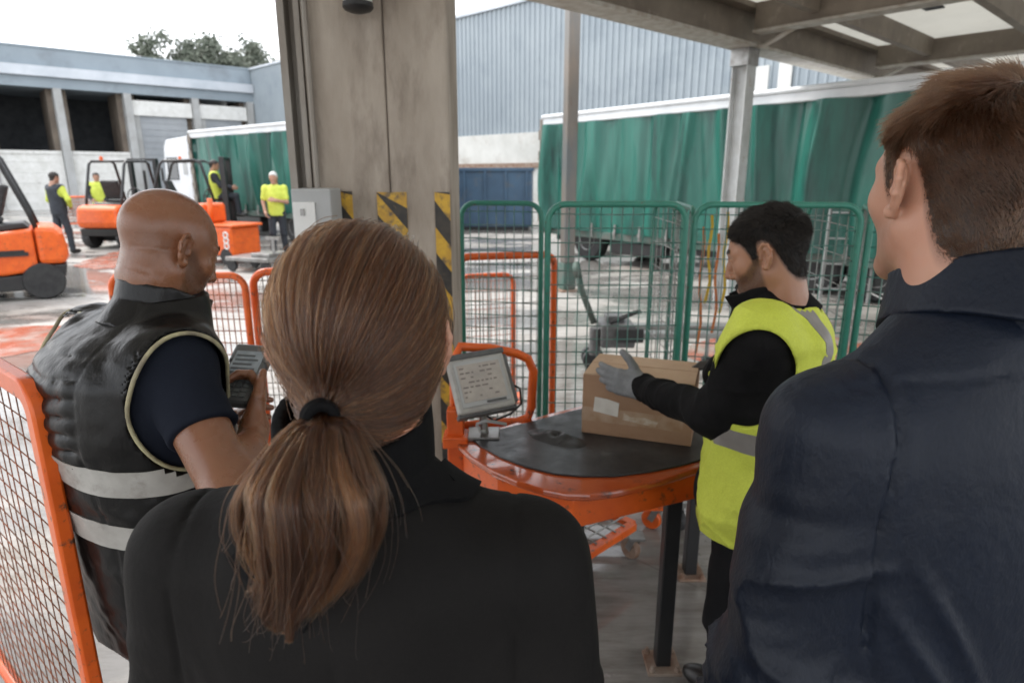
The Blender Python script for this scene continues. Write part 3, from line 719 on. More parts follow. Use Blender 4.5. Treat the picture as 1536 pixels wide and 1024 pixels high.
b = MB(); b.box((.0, -.0012, .048), (BW - .03, -.0002, .098), 0, MBX); b.build('tape_strip', mat('clear tape', (.47, .34, .24), .14, col2=(.36, .22, .13), vs=16, coat=.3), bx)
M_paper = mat('paper label', (.70, .67, .62), .55, col2=(.60, .56, .5), vs=20)
M_ink = mat('printed ink', (.16, .15, .15), .6)
b = MB(); b.add([MBX @ Vector(q_) for q_ in ((.040, -.0022, .086), (.125, -.0022, .074), (.128, -.0022, .124), (.088, -.0022, .134), (.044, -.0022, .138))], [(0, 1, 2, 3, 4)]); lb = b.build('paper_label', M_paper, bx)
b = MB(); b.add([MBX @ Vector(q_) for q_ in ((.142, -.0021, .066), (.20, -.0021, .060), (.252, -.0021, .054), (.262, -.0021, .072), (.215, -.0021, .083), (.17, -.0021, .079), (.145, -.0021, .092))], [(0, 1, 2, 3, 4, 5, 6)]); b.build('torn_label', mat('torn paper', (.55, .47, .38), .5, col2=(.40, .27, .17), vs=40), bx)
# ------------------------------------------------------------------ weighing terminal
tm = empty('weighing_terminal', (-.1, 2.05, ZT), 'pale grey tilted terminal with a printed screen on the left end of the table', 'terminal')
tl, tr, bl, br = P(668, 538, Y=2.03), P(751, 524, Y=2.10), P(692, 622, Y=1.93), P(777, 605, Y=2.0)
cx_ = (tl + tr + bl + br) / 4; ux = ((tr - tl) + (br - bl)).normalized(); uy = ((tl - bl) + (tr - br)); uy = (uy - ux * uy.dot(ux)).normalized(); un = ux.cross(uy)
TW, TH_ = ((tr - tl).length + (br - bl).length) / 2, ((tl - bl).length + (tr - br).length) / 2
MT = Matrix(((ux.x, uy.x, un.x, cx_.x), (ux.y, uy.y, un.y, cx_.y), (ux.z, uy.z, un.z, cx_.z), (0, 0, 0, 1)))
M_case = mat('grey plastic case', (.42, .41, .38), .45, col2=(.33, .32, .3), vs=14, dirt_or_shade=(.14, .13, .11), dscale=22, dlo=.62, dhi=.74)
M_casedk = mat('dark plastic', (.07, .07, .07), .5, col2=(.11, .11, .11), vs=20)
b = MB(); b.box((-TW / 2, -TH_ / 2, -.045), (TW / 2, TH_ / 2, 0), .009, MT); b.build('case', M_case, tm)
b = MB(); b.box((-TW / 2 - .004, TH_ / 2 - .012, -.05), (TW / 2 + .004, TH_ / 2 + .008, .006), .004, MT); b.box((-TW / 2 - .003, -TH_ / 2 - .010, -.05), (TW / 2 + .003, -TH_ / 2 + .006, -.012), .004, MT); b.box((TW / 2 - .006, -TH_ / 2 + .01, -.05), (TW / 2 + .012, TH_ / 2 - .015, -.006), .004, MT)
b.build('bumper', M_casedk, tm)
b = MB(); b.box((-TW / 2 + .014, -TH_ / 2 + .018, 0.0002), (TW / 2 - .014, TH_ / 2 - .02, .004), .002, MT); b.build('bezel', M_pil, tm)
b = MB(); b.box((-TW / 2 + .024, -TH_ / 2 + .034, .0042), (TW / 2 - .024, TH_ / 2 - .034, .0055), 0, MT)
scr = b.build('screen', mat('dull pale panel', (.44, .40, .36), .25, col2=(.36, .33, .30), vs=20), tm)  # plain warm grey panel colour
b = MB(); rr = random.Random(5)
for r_ in range(7):
    y = TH_ / 2 - .05 - r_ * .0165; x = -TW / 2 + .03
    while x < TW / 2 - .05:
        wl = rr.uniform(.006, .022)
        if rr.random() < .75: b.box((x, y, .0056), (min(x + wl, TW / 2 - .028), y + .0055, .006), 0, MT)
        x += wl + .006
b.build('text_line', mat('faded print', (.19, .16, .15), .5), scr)
b = MB(); b.box((.0, -TH_ / 2 + .022, .0042), (TW / 2 - .03, -TH_ / 2 + .03, .006), 0, MT); b.build('slot', M_casedk, tm)
b = MB(); c0 = MT @ Vector((0, -TH_ * .2, -.05)); b.tube([c0, c0 + Vector((0, .03, -.06)), Vector((c0.x + .01, c0.y + .02, ZT + .01))], .014, 10); b.box((c0.x - .05, c0.y - .03, ZT), (c0.x + .06, c0.y + .07, ZT + .014), .003); b.build('stand', M_steel, tm)
b = MB(); c1 = MT @ Vector((TW / 2 + .01, -.02, -.03)); b.tube([c1, c1 + Vector((.03, .01, -.02)), c1 + Vector((.035, .02, -.08)), c1 + Vector((0, .03, -.12)), c1 + Vector((-.06, .0, -.135)), c1 + Vector((-.1, .01, -.11))], .004, 6); b.build('cable', M_rubber, tm, smooth=True)
b = MB(); c2 = P(715, 636, Y=2.0); b.tube([c2, c2 + Vector((.03, 0, .012)), c2 + Vector((.06, .01, .004)), c2 + Vector((.10, .02, -.008))], .006, 8); b.tube([c2 + Vector((.0, 0, .0)), c2 + Vector((.01, -.01, -.02)), c2 + Vector((.03, -.01, -.022))], .005, 8); b.build('clamp', M_pil, tm, smooth=True)
# ================================================================== hand pallet truck in the yard
g0 = P(925, 552, z=0)
pt = empty('pallet_truck', g0, 'dirty hand pump truck with a leaning handle in the yard behind the box', 'pallet truck')
def G(x, y, z): return Vector((g0.x + x, g0.y + y, z))
b = MB()
for yy in (-.14, .14): b.box((g0.x + .1, g0.y + yy - .07, .33), (g0.x + 1.0, g0.y + yy + .07, .375), .008)
b.build('fork', M_steel, pt)
b = MB(); b.box((g0.x - .18, g0.y - .2, .24), (g0.x + .12, g0.y + .2, .44), .02); b.box((g0.x - .12, g0.y - .08, .44), (g0.x + .04, g0.y + .1, .5), .01); b.lathe([(.05, .1), (.05, .34)], G(-.22, -.1, 0.06), (0, 0, 1), 14); b.build('pump_housing', M_casedk, pt)
b = MB(); b.tube([G(-.1, -.15, .46), G(.1, -.2, .56), G(.2, .1, .5)], .02, 6); b.box((g0.x - .05, g0.y - .24, .3), (g0.x + .18, g0.y - .205, .42), .006); b.build('hose', M_rubber, pt)
b = MB(); b.tube([G(-.22, 0, .42), G(-.34, 0, .72), G(-.38, .0, .9)], .028, 10); b.tube([G(-.38, -.05, .84), G(-.39, 0, .94), G(-.38, .12, .9)], .035, 10); b.build('handle', M_footgreen, pt, smooth=True)
for dx, dy in ((-.22, -.06), (-.22, .06), (.85, -.14), (.85, .14)):
    b = MB(); r_ = .1 if dx < 0 else .04
    b.lathe([(r_ * .5, -.03), (r_ * .95, -.03), (r_, -.02), (r_, .02), (r_ * .95, .03), (r_ * .5, .03)], G(dx, dy, r_), (0, 1, 0), 18); b.build('wheel', M_rubber, pt, auto=35)
for dy in (-.14, .14):
    b = MB(); b.bar(G(.85, dy, .34), G(.85, dy, .05), .03); b.build('fork_leg', M_steel, pt)
# ================================================================== lorries with green curtains
M_curt = mat('green tarpaulin', (.009, .082, .061), .34, col2=(.019, .145, .110), vs=1.6, lo=.38, hi=.62, stretch=(1, 1, .16), dirt_or_shade=(.008, .045, .038), dscale=2.6, dlo=.5, dhi=.66, bump=.25, bs=14)  # dark vertical streaks paint in the shade of the folds, with weathering
M_roofw = mat('white aluminium rail', (.72, .74, .75), .35, .1, col2=(.6, .62, .63), vs=2)
M_cabw = mat('white cab paint', (.66, .68, .70), .35, col2=(.58, .6, .62), vs=1.5, dirt_or_shade=(.36, .34, .32), dscale=2.5, dlo=.6, dhi=.82)
M_glass = mat('dark glass', (.02, .025, .03), .08)
M_headb = mat('weathered headboard', (.23, .20, .165), .7, col2=(.10, .085, .07), vs=3.5, dirt_or_shade=(.42, .4, .36), dscale=4, dlo=.58, dhi=.72)
def lorry(p0, p1, top, bot, label, cab=False, wid=2.3, seed=3, dark_end=False):
    """a curtain-sided body seen on its near side; p0 left end, p1 right end on the ground"""
    p0, p1 = Vector((p0[0], p0[1], 0)), Vector((p1[0], p1[1], 0)); s = (p1 - p0).normalized(); n = Vector((-s.y, s.x, 0)); L = (p1 - p0).length
    M = Matrix(((s.x, n.x, 0, p0.x), (s.y, n.y, 0, p0.y), (0, 0, 1, 0), (0, 0, 0, 1)))
    o = empty('lorry', p0, label, 'lorry', 'curtain sided lorries parked in the yard'); rr = random.Random(seed)
    x0 = 2.1 if cab else .1
    # rippled curtain
    folds = [(x0 + (L - x0) * rr.random(), rr.uniform(.05, .13), rr.uniform(.06, .16), rr.uniform(-.25, .25)) for _ in range(int(L * 2.2))]
    nx = int((L - x0) / .03); nz = 14; ph = [rr.uniform(0, 6) for _ in range(6)]; vs = []; fs = []
    for j in range(nz + 1):
        f = j / nz; z = bot + (top - .16 - bot) * f
        for i in range(nx + 1):
            x = x0 + (L - x0) * i / nx
            u = x * 4.1 + 1.6 * math.sin(x * 1.3 + ph[1]) + .35 * f
            a = (.5 + .5 * math.sin(x * .9 + ph[2]))
            dy = -.17 * (1 - abs(math.sin(u * .5 + .25 * math.sin(f * 4 + x)))) ** 1.4 * (.35 + a) - .075 * math.sin(x * 8 + ph[4] + f * 2.2 * math.sin(x * .7)) * (.35 + .65 * f) * a - .014 * math.sin(x * 17 + 2 * math.sin(f * 3 + x))
            for xk, wk_, ak, sk in folds: dy -= ak * math.exp(-abs(x - xk - sk * f) / wk_) * (.4 + .6 * f)
            dy -= .05 * math.sin(f * PI) * (.6 + .4 * math.sin(x * .6 + ph[5]))
            vs.append(M @ Vector((x, dy, z)))
    W = nx + 1
    for j in range(nz):
        for i in range(nx): fs.append((j * W + i, j * W + i + 1, (j + 1) * W + i + 1, (j + 1) * W + i))
    cu = link_mesh('curtain', vs, fs, M_curt, o, smooth=True)
    b = MB()
    for k in range(int((L - x0) / .62)):
        x = x0 + .3 + k * .62; b.box((x - .02, -.1, bot - .1), (x + .02, -.075, bot + .16), 0, M); b.box((x - .03, -.115, bot - .03), (x + .03, -.1, bot + .03), 0, M)
    b.build('buckle', M_steel, cu)
    b = MB(); b.box((x0 - .05, -.08, top - .16), (L, .1, top - .02), .02, M); b.box((x0 - .05, -.11, top - .03), (L, wid + .1, top + .05), .03, M); b.build('roof_rail', M_roofw, o)
    b = MB(); b.box((x0, .12, bot), (L - .05, wid, top - .05), 0, M); b.build('load_body', M_dark, o)
    b = MB(); b.box((x0, -.03, bot - .14), (L, wid, bot - .003), .01, M); b.build('deck', M_footgreen, o)
    b = MB(); b.box((x0, .35, bot - .30), (L, .5, bot - .143), 0, M); b.box((x0, wid - .5, bot - .30), (L, wid - .35, bot - .143), 0, M); b.box((x0 + 1.9, .05, .22), (x0 + 3.2, .34, bot - .15), .03, M); b.build('chassis', M_black, o)
    xs = ([1.0] if cab else []) + [L - 2.9, L - 2.0] + ([x0 + 1.2] if not cab else [])
    R = min(.42, bot - .05)
    for x in xs:
        for yy in (.12, wid - .4):
            b = MB(); b.lathe([(R * .55, 0), (R * .9, -.0), (R, .04), (R, .22), (R * .9, .27), (R * .5, .27)], M @ Vector((x, yy, R)), n, 26)
            t = b.build('wheel', M_rubber, o, auto=35); b = MB(); b.lathe([(R * .54, .03), (R * .5, -.005), (R * .25, .05), (.04, .04), (.001, .03)], M @ Vector((x, yy, R)), n, 20, caps=False); b.build('rim', M_steel, t, auto=40)
    b = MB(); b.box((x0 - .1, -.09, bot - .1), (x0 - .005, wid, top - .03), .01, M)
    for k in range(5): b.box((x0 - .13, -.1, bot + .1 + k * .42), (x0 + .06, -.085, bot + .3 + k * .42), .005, M)
    b.build('headboard', M_headb, o)
    b = MB(); b.box((L + .003, -.08, bot - .1), (L + .09, wid, top - .03), .01, M); b.build('rear_door', M_black if dark_end else M_cabw, o)
    if cab:
        b = MB(); pf = [(.06, .55), (.0, .7), (.02, 1.5), (.16, 2.5), (.35, 2.72), (1.75, 2.78), (1.8, 2.6), (1.82, .62), (1.45, .62), (1.35, .9), (.65, .9), (.55, .62)]
        vs = []
        for yy in (-.02, wid): vs += [M @ Vector((x, yy, z)) for x, z in pf]
        k = len(pf); b.add(vs, [tuple(range(k)), tuple(range(2 * k - 1, k - 1, -1))] + [(i, i + k, (i + 1) % k + k, (i + 1) % k) for i in range(k)])
        cb = b.build('cab', M_cabw, o, bevel=.04)
        b = MB(); b.box((.32, -.026, 1.55), (1.0, -.0215, 2.2), .02, M); b.build('side_window', M_glass, cb)
        b = MB(); b.box((1.35, -.03, 1.7), (1.6, -.0215, 2.1), .01, M); b.build('air_vent', M_pil, cb)
        b = MB(); b.box((-.02, -.12, 1.5), (.05, -.06, 1.9), .02, M); b.build('mirror', M_black, cb)
    return o
q0 = P(250, 352, z=0); lorry((-10.8, 20.4), (-3.35, 14.27), 2.86, .78, 'lorry with a white cab and green curtain behind the forklifts', True, seed=3)
lorry((.65, 14.0), (6.05, 6.87), 2.84, .62, 'dirty lorry with a tall green curtain behind the roll cages', False, seed=8, dark_end=True)
# blue skip
q1 = P(600, 345, z=0); q2 = P(797, 346, z=0)
M_blue = mat('dark blue paint', (.045, .095, .155), .5, col2=(.032, .068, .115), vs=1.5, dirt_or_shade=(.09, .10, .11), dscale=4, dlo=.55, dhi=.75)
s = (q2 - q1); Ls = s.length; s.normalize(); n = Vector((-s.y, s.x, 0)); M = Matrix(((s.x, n.x, 0, q1.x), (s.y, n.y, 0, q1.y), (0, 0, 1, 0), (0, 0, 0, 1)))
sk = empty('waste_container', q1, 'dark blue steel waste container right of the concrete pillar', 'container')
b = MB(); H = 1.80
for lo, hi in (((0, 0, .12), (Ls, .06, H)), ((0, 1.7, .12), (Ls, 1.76, H)), ((0, .06, .12), (.06, 1.7, H)), ((Ls - .06, .06, .12), (Ls, 1.7, H)), ((.06, .06, .12), (Ls - .06, 1.7, .2))): b.box(lo, hi, 0, M)
b.build('shell', M_blue, sk)
b = MB(); b.box((-.05, -.06, H + .002), (Ls + .05, .1, H + .1), .01, M); b.box((-.05, 1.66, H + .002), (Ls + .05, 1.8, H + .1), .01, M); b.box((-.05, .103, H + .002), (.08, 1.657, H + .1), .01, M); b.box((Ls - .08, .103, H + .002), (Ls + .05, 1.657, H + .1), .01, M); b.build('rim', M_blue, sk)
for k in range(7):
    x = .15 + k * (Ls - .3) / 6; b = MB(); b.box((x - .035, -.07, .12), (x + .035, -.003, H), .008, M); b.build('rib', M_blue, sk)
b = MB(); b.box((.1, .1, 0), (Ls - .1, 1.6, .118), 0, M); b.build('skid', M_black, sk)
# pale crate stack and grey racks seen through the cages on the right
def rack(u, v, yw, w_, d_, h_, label, shelves, seed):
    g = P(u, v, z=0); o = empty('wire_rack', g, label, 'rack', 'pale empty wire racks in the yard')
    M = Matrix.Translation(g) @ Matrix.Rotation(math.radians(yw), 4, 'Z'); b = MB()
    for x in (0, w_):
        for y in (0, d_): b = MB(); b.tube([M @ Vector((x, y, 0)), M @ Vector((x, y, h_))], .02, 6); b.build('upright', M_pil, o)
    b = MB()
    for k in range(shelves):
        z = .15 + (h_ - .2) * k / max(1, shelves - 1)
        for y in (0, d_): b.tube([M @ Vector((0, y, z)), M @ Vector((w_, y, z))], .013, 6)
        for i in range(9): b.tube([M @ Vector((w_ * i / 8, 0, z)), M @ Vector((w_ * i / 8, d_, z))], .008, 5)
    b.build('shelf', M_pil, o)
    b = MB()
    for i in range(1, 12): b.tube([M @ Vector((w_ * i / 12, d_, .12)), M @ Vector((w_ * i / 12, d_, h_))], .007, 5)
    b.build('back_mesh', M_wire, o)
rack(1228, 448, -18, 1.1, .7, 1.25, 'pale wire rack right of the worker in yellow seen through the cage', 4, 1)
rack(1040, 415, -25, 1.2, .6, 1.1, 'pale wire rack seen through the cage left of the worker in yellow', 3, 2)
rack(1330, 470, -10, 1.0, .7, 1.3, 'pale wire rack farthest right behind the half hidden cage', 4, 3)
# straps hanging in the cage behind the worker
M_ystrap = mat('yellow webbing strap', (.62, .42, .03), .7, col2=(.5, .3, .03), vs=20); M_ostrap = mat('orange webbing strap', (.6, .2, .05), .7, col2=(.45, .13, .04), vs=20)
def strap(pts, m_, label, wd=.028):
    b = MB(); n = len(pts); vs = []; fs = []
    for i, p in enumerate(pts):
        for e, g in ((-1, -1), (1, -1), (1, 1), (-1, 1)): vs.append(p + Vector((e * wd / 2, g * .0015, 0)))
    for i in range(n - 1):
        for k in range(4): fs.append((i * 4 + k, i * 4 + (k + 1) % 4, i * 4 + 4 + (k + 1) % 4, i * 4 + 4 + k))
    fs += [(3, 2, 1, 0), tuple((n - 1) * 4 + k for k in range(4))]
    b.add(vs, fs); return tag(b.build('webbing_strap', m_, None), label, 'strap', 'webbing straps hanging inside the roll cages')
for (u0, v0, u1, v1, y, m_, lab) in ((1092, 318, 1082, 470, 2.95, M_ystrap, 'yellow strap hanging just in front of the worker\'s face'), (1068, 322, 1060, 455, 3.05, M_ystrap, 'yellow strap hanging in the cage nearest its left post'),
                                     (1056, 340, 1046, 530, 3.2, M_ostrap, 'orange strap hanging lowest beside the left post of the worker\'s cage'), (1078, 350, 1070, 500, 3.3, M_ostrap, 'orange strap hanging between the two yellow straps')):
    p0, p1 = P(u0, v0, Y=y), P(u1, v1, Y=y); strap([p0.lerp(p1, k / 8) + Vector((.008 * math.sin(k * 1.3), .01 * math.sin(k), 0)) for k in range(9)], m_, lab, .013)
# ================================================================== forklifts
def local_box(m, lo, hi, bev=0): return m.box(lo, hi, bev)
def make_forklift(label, group='orange electric forklifts in the yard'):
    """faces local +x; wheels on z = 0; built at the origin"""
    o = empty('forklift', (0, 0, 0), label, 'forklift', group)
    def xz(prof, y0, y1, name, m_, parent=o, bev=.03):
        k = len(prof); vs = [Vector((x, y0, z)) for x, z in prof] + [Vector((x, y1, z)) for x, z in prof]
        b = MB(); b.add(vs, [tuple(range(k)), tuple(range(2 * k - 1, k - 1, -1))] + [(i, i + k, (i + 1) % k + k, (i + 1) % k) for i in range(k)])
        ob = b.build(name, m_, parent, local=True, bevel=bev)
        bm = bmesh.new(); bm.from_mesh(ob.data); bmesh.ops.recalc_face_normals(bm, faces=bm.faces[:]); bm.to_mesh(ob.data); bm.free(); return ob
    W = .52
    xz([(-1.02, .48), (-1.06, .62), (-1.02, .9), (-.94, 1.0), (-.70, 1.02), (-.70, .48)], -W, W, 'counterweight', M_orange, bev=.07)
    xz([(-.685, .40), (-.685, .98), (-.2, .93), (.25, .86), (.62, .80), (.70, .55), (.55, .42), (.2, .38), (-.3, .36)], -W + .015, W - .015, 'body', M_orange, bev=.04)
    xz([(-.98, .30), (-1.02, .47), (-.69, .47), (-.6, .36), (-.3, .345), (.2, .365), (.74, .42), (.74, .14), (-.5, .14), (-.62, .30)], -W + .03, W - .03, 'chassis_skirt', M_black, bev=.015)
    xz([(-.66, .985), (-.60, 1.06), (-.1, 1.02), (.05, .9)], -.36, .36, 'seat_deck', M_black, bev=.02)
    xz([(-.35, 1.03), (-.38, 1.12), (.05, 1.09), (.08, 1.0)], -.24, .24, 'seat', M_rubber, bev=.04)
    xz([(-.36, 1.12), (-.50, 1.55), (-.42, 1.58), (-.26, 1.14)], -.22, .22, 'backrest', M_rubber, bev=.03)
    for sgn in (-1, 1):
        b = MB(); b.box((-.6, sgn * W - .012 if sgn > 0 else -W - .006, .62), (-.2, W + .006 if sgn > 0 else -W + .012, .67)); b.box((-.56, sgn * W - .012 if sgn > 0 else -W - .006, .66), (.1, W + .006 if sgn > 0 else -W + .012, .70)); b.build('side_trim', M_black, o, local=True)
    g = MB()
    for y in (-.45, .45):
        g.tube([(-.74, y, .95), (-.68, y, 1.2), (-.45, y, 1.92), (-.38, y, 2.0), (.3, y, 2.02), (.42, y, 1.96), (.70, y, .80)], .032, 8)
    for x in (-.36, -.22, -.08, .06, .2, .32): g.tube([(x, -.45, 2.01), (x, .45, 2.01)], .018, 6)
    g.build('overhead_guard', M_black, o, smooth=True, local=True)
    b = MB(); b.tube([(.48, 0, .85), (.36, 0, 1.2)], .03, 8); b.tube([(.36 + .05 * math.cos(a) , .17 * math.sin(a), 1.22 + .15 * math.cos(a)) for a in [2 * PI * k / 16 for k in range(16)]], .014, 6, close=True); b.tube([(.31, -.16, 1.22), (.41, .16, 1.22)], .01, 6); b.build('steering_wheel', M_rubber, o, smooth=True, local=True)
    b = MB()
    for y in (-.34, .34): b.box((.80, y - .05, .08), (.92, y + .05, 2.1), .008)
    for z in (.3, 1.1, 2.04): b.box((.82, -.29, z), (.90, .29, z + .06), .004)
    b.lathe([(.035, .1), (.035, 1.8)], (.86, 0, 0), (0, 0, 1), 12); b.build('mast', M_black, o, local=True)
    b = MB(); b.box((.925, -.45, .2), (.965, .45, .28), .004); b.box((.925, -.45, .52), (.965, .45, .6), .004); b.build('carriage', M_black, o, local=True)
    for y in (-.26, .26):
        b = MB(); b.box((.967, y - .05, .06), (1.005, y + .05, .62), .004); b.box((1.005, y - .05, .06), (1.95, y + .05, .095), .004); b.build('fork', M_steel, o, local=True)
    for x, y, r in ((.52, .44, .29), (.52, -.44, .29), (-.72, .43, .255), (-.72, -.43, .255)):
        s = 1 if y > 0 else -1; b = MB()
        b.lathe([(r * .58, -.1), (r * .92, -.1), (r, -.07), (r, .07), (r * .92, .1), (r * .58, .1)], (x, y, r), (0, s, 0), 28); w_ = b.build('wheel', M_rubber, o, local=True, auto=35)
        b = MB(); b.lathe([(r * .6, .085), (r * .52, .05), (r * .3, .07), (r * .12, .095), (.001, .095)], (x, y, r), (0, s, 0), 20, caps=False); rm = b.build('rim', M_black, w_, local=True, auto=40)
    b = MB(); b.lathe([(.04, 0), (.04, .06), (.03, .09), (.001, .1)], (-.2, .3, 2.03), (0, 0, 1), 12); b.build('beacon', M_orange, o, local=True, auto=40)
    return o
fk = make_forklift('orange forklift nearest on the left, cut off by the picture edge')
wq = P(72, 447, z=0); ang = math.radians(180 + 35)   # faces left
f_ = Vector((math.cos(ang), math.sin(ang), 0)); s_ = Vector((-f_.y, f_.x, 0))
loc = Vector((wq.x, wq.y, 0)) + f_ * .72 + (-s_ * .43 if False else s_ * -.43)
fk.location = loc; fk.rotation_euler = (0, 0, ang)
f2 = copy_tree(fk); f2['label'] = 'orange forklift with a black guard just left of the bald head'
q = P(200, 374, z=0); f2.location = (q.x - .62, q.y + 1.0, 0); f2.rotation_euler = (0, 0, math.radians(84))
f3 = copy_tree(fk); f3['label'] = 'orange forklift hidden behind the bald head with a seated driver'
q = P(292, 372, z=0); f3.location = (q.x - .1, q.y + .3, 0); f3.rotation_euler = (0, 0, math.radians(12))
# orange tug with a white emblem and its low trolley
q = P(334, 396, z=0); tg = empty('tow_tractor', q, 'low orange tug with a white emblem right of the bald head', 'tug')
M = Matrix.Translation(q) @ Matrix.Rotation(math.radians(-24), 4, 'Z')
b = MB(); b.box((-.75, -.02, .16), (.34, .7, .72), .04, M); b.box((-.75, -.04, .722), (.42, .72, .77), .015, M); b.build('body', M_orange, tg)
b = MB(); b.box((-.72, .06, .772), (-.4, .6, 1.15), .05, M); b.build('seat_box', M_orange, tg)
b = MB(); b.box((.1, -.026, .24), (.30, -.0205, .64), .004, M); em = b.build('emblem_panel', M_orange, tg)
b = MB()
for k in range(3): b.tube([M @ Vector((.20 + rx * math.cos(a), -.03, .36 + .105 * k + .055 * math.sin(a))) for a in [2 * PI * j / 14 for j in range(14)] for rx in (.055,)], .018, 6, close=True)
b.build('emblem', M_white, em, smooth=True)
for x in (-.55, .15):
    for y in (.02, .6):
        b = MB(); b.lathe([(.09, -.05), (.15, -.05), (.16, -.03), (.16, .03), (.15, .05), (.09, .05)], M @ Vector((x, y, .16)), M.to_3x3() @ Vector((0, 1, 0)), 20); b.build('wheel', M_rubber, tg, auto=35)
b = MB(); b.tube([M @ Vector((-.3, .1, .77)), M @ Vector((-.26, .1, 1.25))], .05, 8); b.build('steering_column', M_orange, tg, smooth=True)
q = P(372, 408, z=0); tw = empty('low_trolley', q, 'dark low trolley coupled behind the orange tug', 'trolley')
M = Matrix.Translation(q) @ Matrix.Rotation(math.radians(-20), 4, 'Z')
b = MB(); b.box((-.4, -.1, .2), (.55, .6, .27), .01, M); b.box((.1, 0, .272), (.5, .45, .34), .01, M); b.bar(M @ Vector((.45, .2, .3)), M @ Vector((.45, .2, .62)), .05); b.bar(M @ Vector((.3, .2, .6)), M @ Vector((.6, .2, .6)), .05); b.build('platform', M_steel, tw)
for x in (-.3, .45):
    for y in (-.04, .54):
        b = MB(); b.lathe([(.06, -.03), (.1, -.03), (.11, 0), (.1, .03), (.06, .03)], M @ Vector((x, y, .11)), M.to_3x3() @ Vector((0, 1, 0)), 16); b.build('wheel', M_rubber, tw, auto=35)
# ================================================================== people: shared anatomy
EARC = (.0745, -.012, .0)
def ear_sdf(q):
    """right ear on |x|; q is head-local"""
    e = q - A3(*EARC); c, s = math.cos(.2), math.sin(.2)             # lean back
    u, v = e[:, 1] * c + e[:, 2] * s, -e[:, 1] * s + e[:, 2] * c; w_ = e[:, 0]
    c, s = math.cos(.42), math.sin(.42)                              # flare outwards at the rear
    u2 = u * c - w_ * s; w2 = u * s + w_ * c
    # u2 forward, v up, w2 outwards
    e = np.stack([u2, v, w2 - .006], 1)
    d = ell(e, (-.004, .001, 0), (.0165, .029, .0055))
    d = ssub(d, ell(e, (.0025, -.002, .0055), (.0105, .0195, .0075)), .002)
    hx = [(.010, .006, .003), (.013, .020, .004), (.004, .0315, .005), (-.010, .0305, .006), (-.0195, .018, .0065), (-.0195, .0, .006), (-.012, -.017, .004)]
    d = smin(d, chain(e, hx, [.0026, .0034, .0038, .0038, .0036, .0033, .003], .003), .003)
    d = smin(d, chain(e, [(-.001, .019, .002), (-.0095, .010, .0035), (-.0105, -.004, .003), (-.003, -.013, .002)], [.0024, .003, .003, .0026], .003), .004)
    d = smin(d, sph(e, (.0, -.0255, .001), .0078), .008)              # lobe
    d = smin(d, ell(e, (.0125, -.003, .002), (.004, .007, .0045)), .004)   # tragus
    return d
def head_sdf(p, neck=.058, jaw=1.0, nose=1.0, lean=(0, -.05, -.2), ears=True):
    q = p.copy(); q[:, 0] = np.abs(q[:, 0])
    d = ell(q, (0, -.012, .040), (.0755, .0955, .083))
    d = smin(d, ell(q, (0, .030, .006), (.066, .061, .076)), .03)
    d = smin(d, ell(q, (0, .041, -.052), (.050 * jaw, .050, .058)), .03)
    d = smin(d, sph(q, (.006, .080, -.100), .017), .028)
    d = smin(d, cap(q, (.053 * jaw, -.002, -.045), (.018, .074, -.102), .015, .014), .022)
    d = smin(d, sph(q, (.045, .057, -.016), .019), .026)
    d = smin(d, cap(q, (.010, .0885, .028), (.048, .068, .026), .0085, .008), .016)
    d = ssub(d, sph(q, (.033, .104, .006), .0155), .014)
    d = smin(d, sph(q, (.0315, .0775, .006), .0135), .004)
    d = ssub(d, cap(q, (.018, .0925, .0035), (.045, .084, .0045), .0012), .0025)      # lid line
    d = smin(d, chain(q, [(0, .0895, .020), (0, .1010, -.006), (0, .1105 + .004 * (nose - 1), -.030)], [.0075, .0082, .0102 * nose], .01), .012)
    d = smin(d, sph(q, (.0115, .0985, -.0355), .0078), .008)
    d = ssub(d, sph(q, (.0065, .1065, -.0425), .0032), .003)
    d = smin(d, cap(q, (.021, .0845, -.0675), (.003, .0935, -.0635), .0045, .0062), .006)
    d = smin(d, cap(q, (.019, .0835, -.0725), (0, .0920, -.0755), .0050, .0072), .006)
    d = ssub(d, cap(q, (.024, .0885, -.0698), (0, .1005, -.0692), .0014), .0022)
    n = cap(p, (0, -.020, -.045), lean, neck, neck * 1.08)
    n = smin(n, cap(q, (.028, -.03, -.03), (.030, lean[1] - .012, lean[2]), .03, .030), .03)
    d = smin(d, n, .03)
    if ears: d = smin(d, ear_sdf(q), .006)
    return d
HL = _pchip(np.array([-.115, -.085, -.065, -.052, -.040, -.024, .000, .008, .012, .024, .03, .042, .056, .075, .105]),
            np.array([-.070, -.080, -.072, -.052, -.020, .031, .042, .036, -.004, -.006, .014, .040, .052, .070, .076]), np.linspace(-.115, .105, 300))
def hairline(y): return np.interp(y, np.linspace(-.115, .105, 300), HL)
def skull(q): 
    d = ell(q, (0, -.012, .040), (.0755, .0955, .083)); d = smin(d, ell(q, (0, .030, .006), (.066, .061, .076)), .03)
    return smin(d, cap(q, (0, -.020, -.045), (0, -.05, -.2), .058, .062), .03)
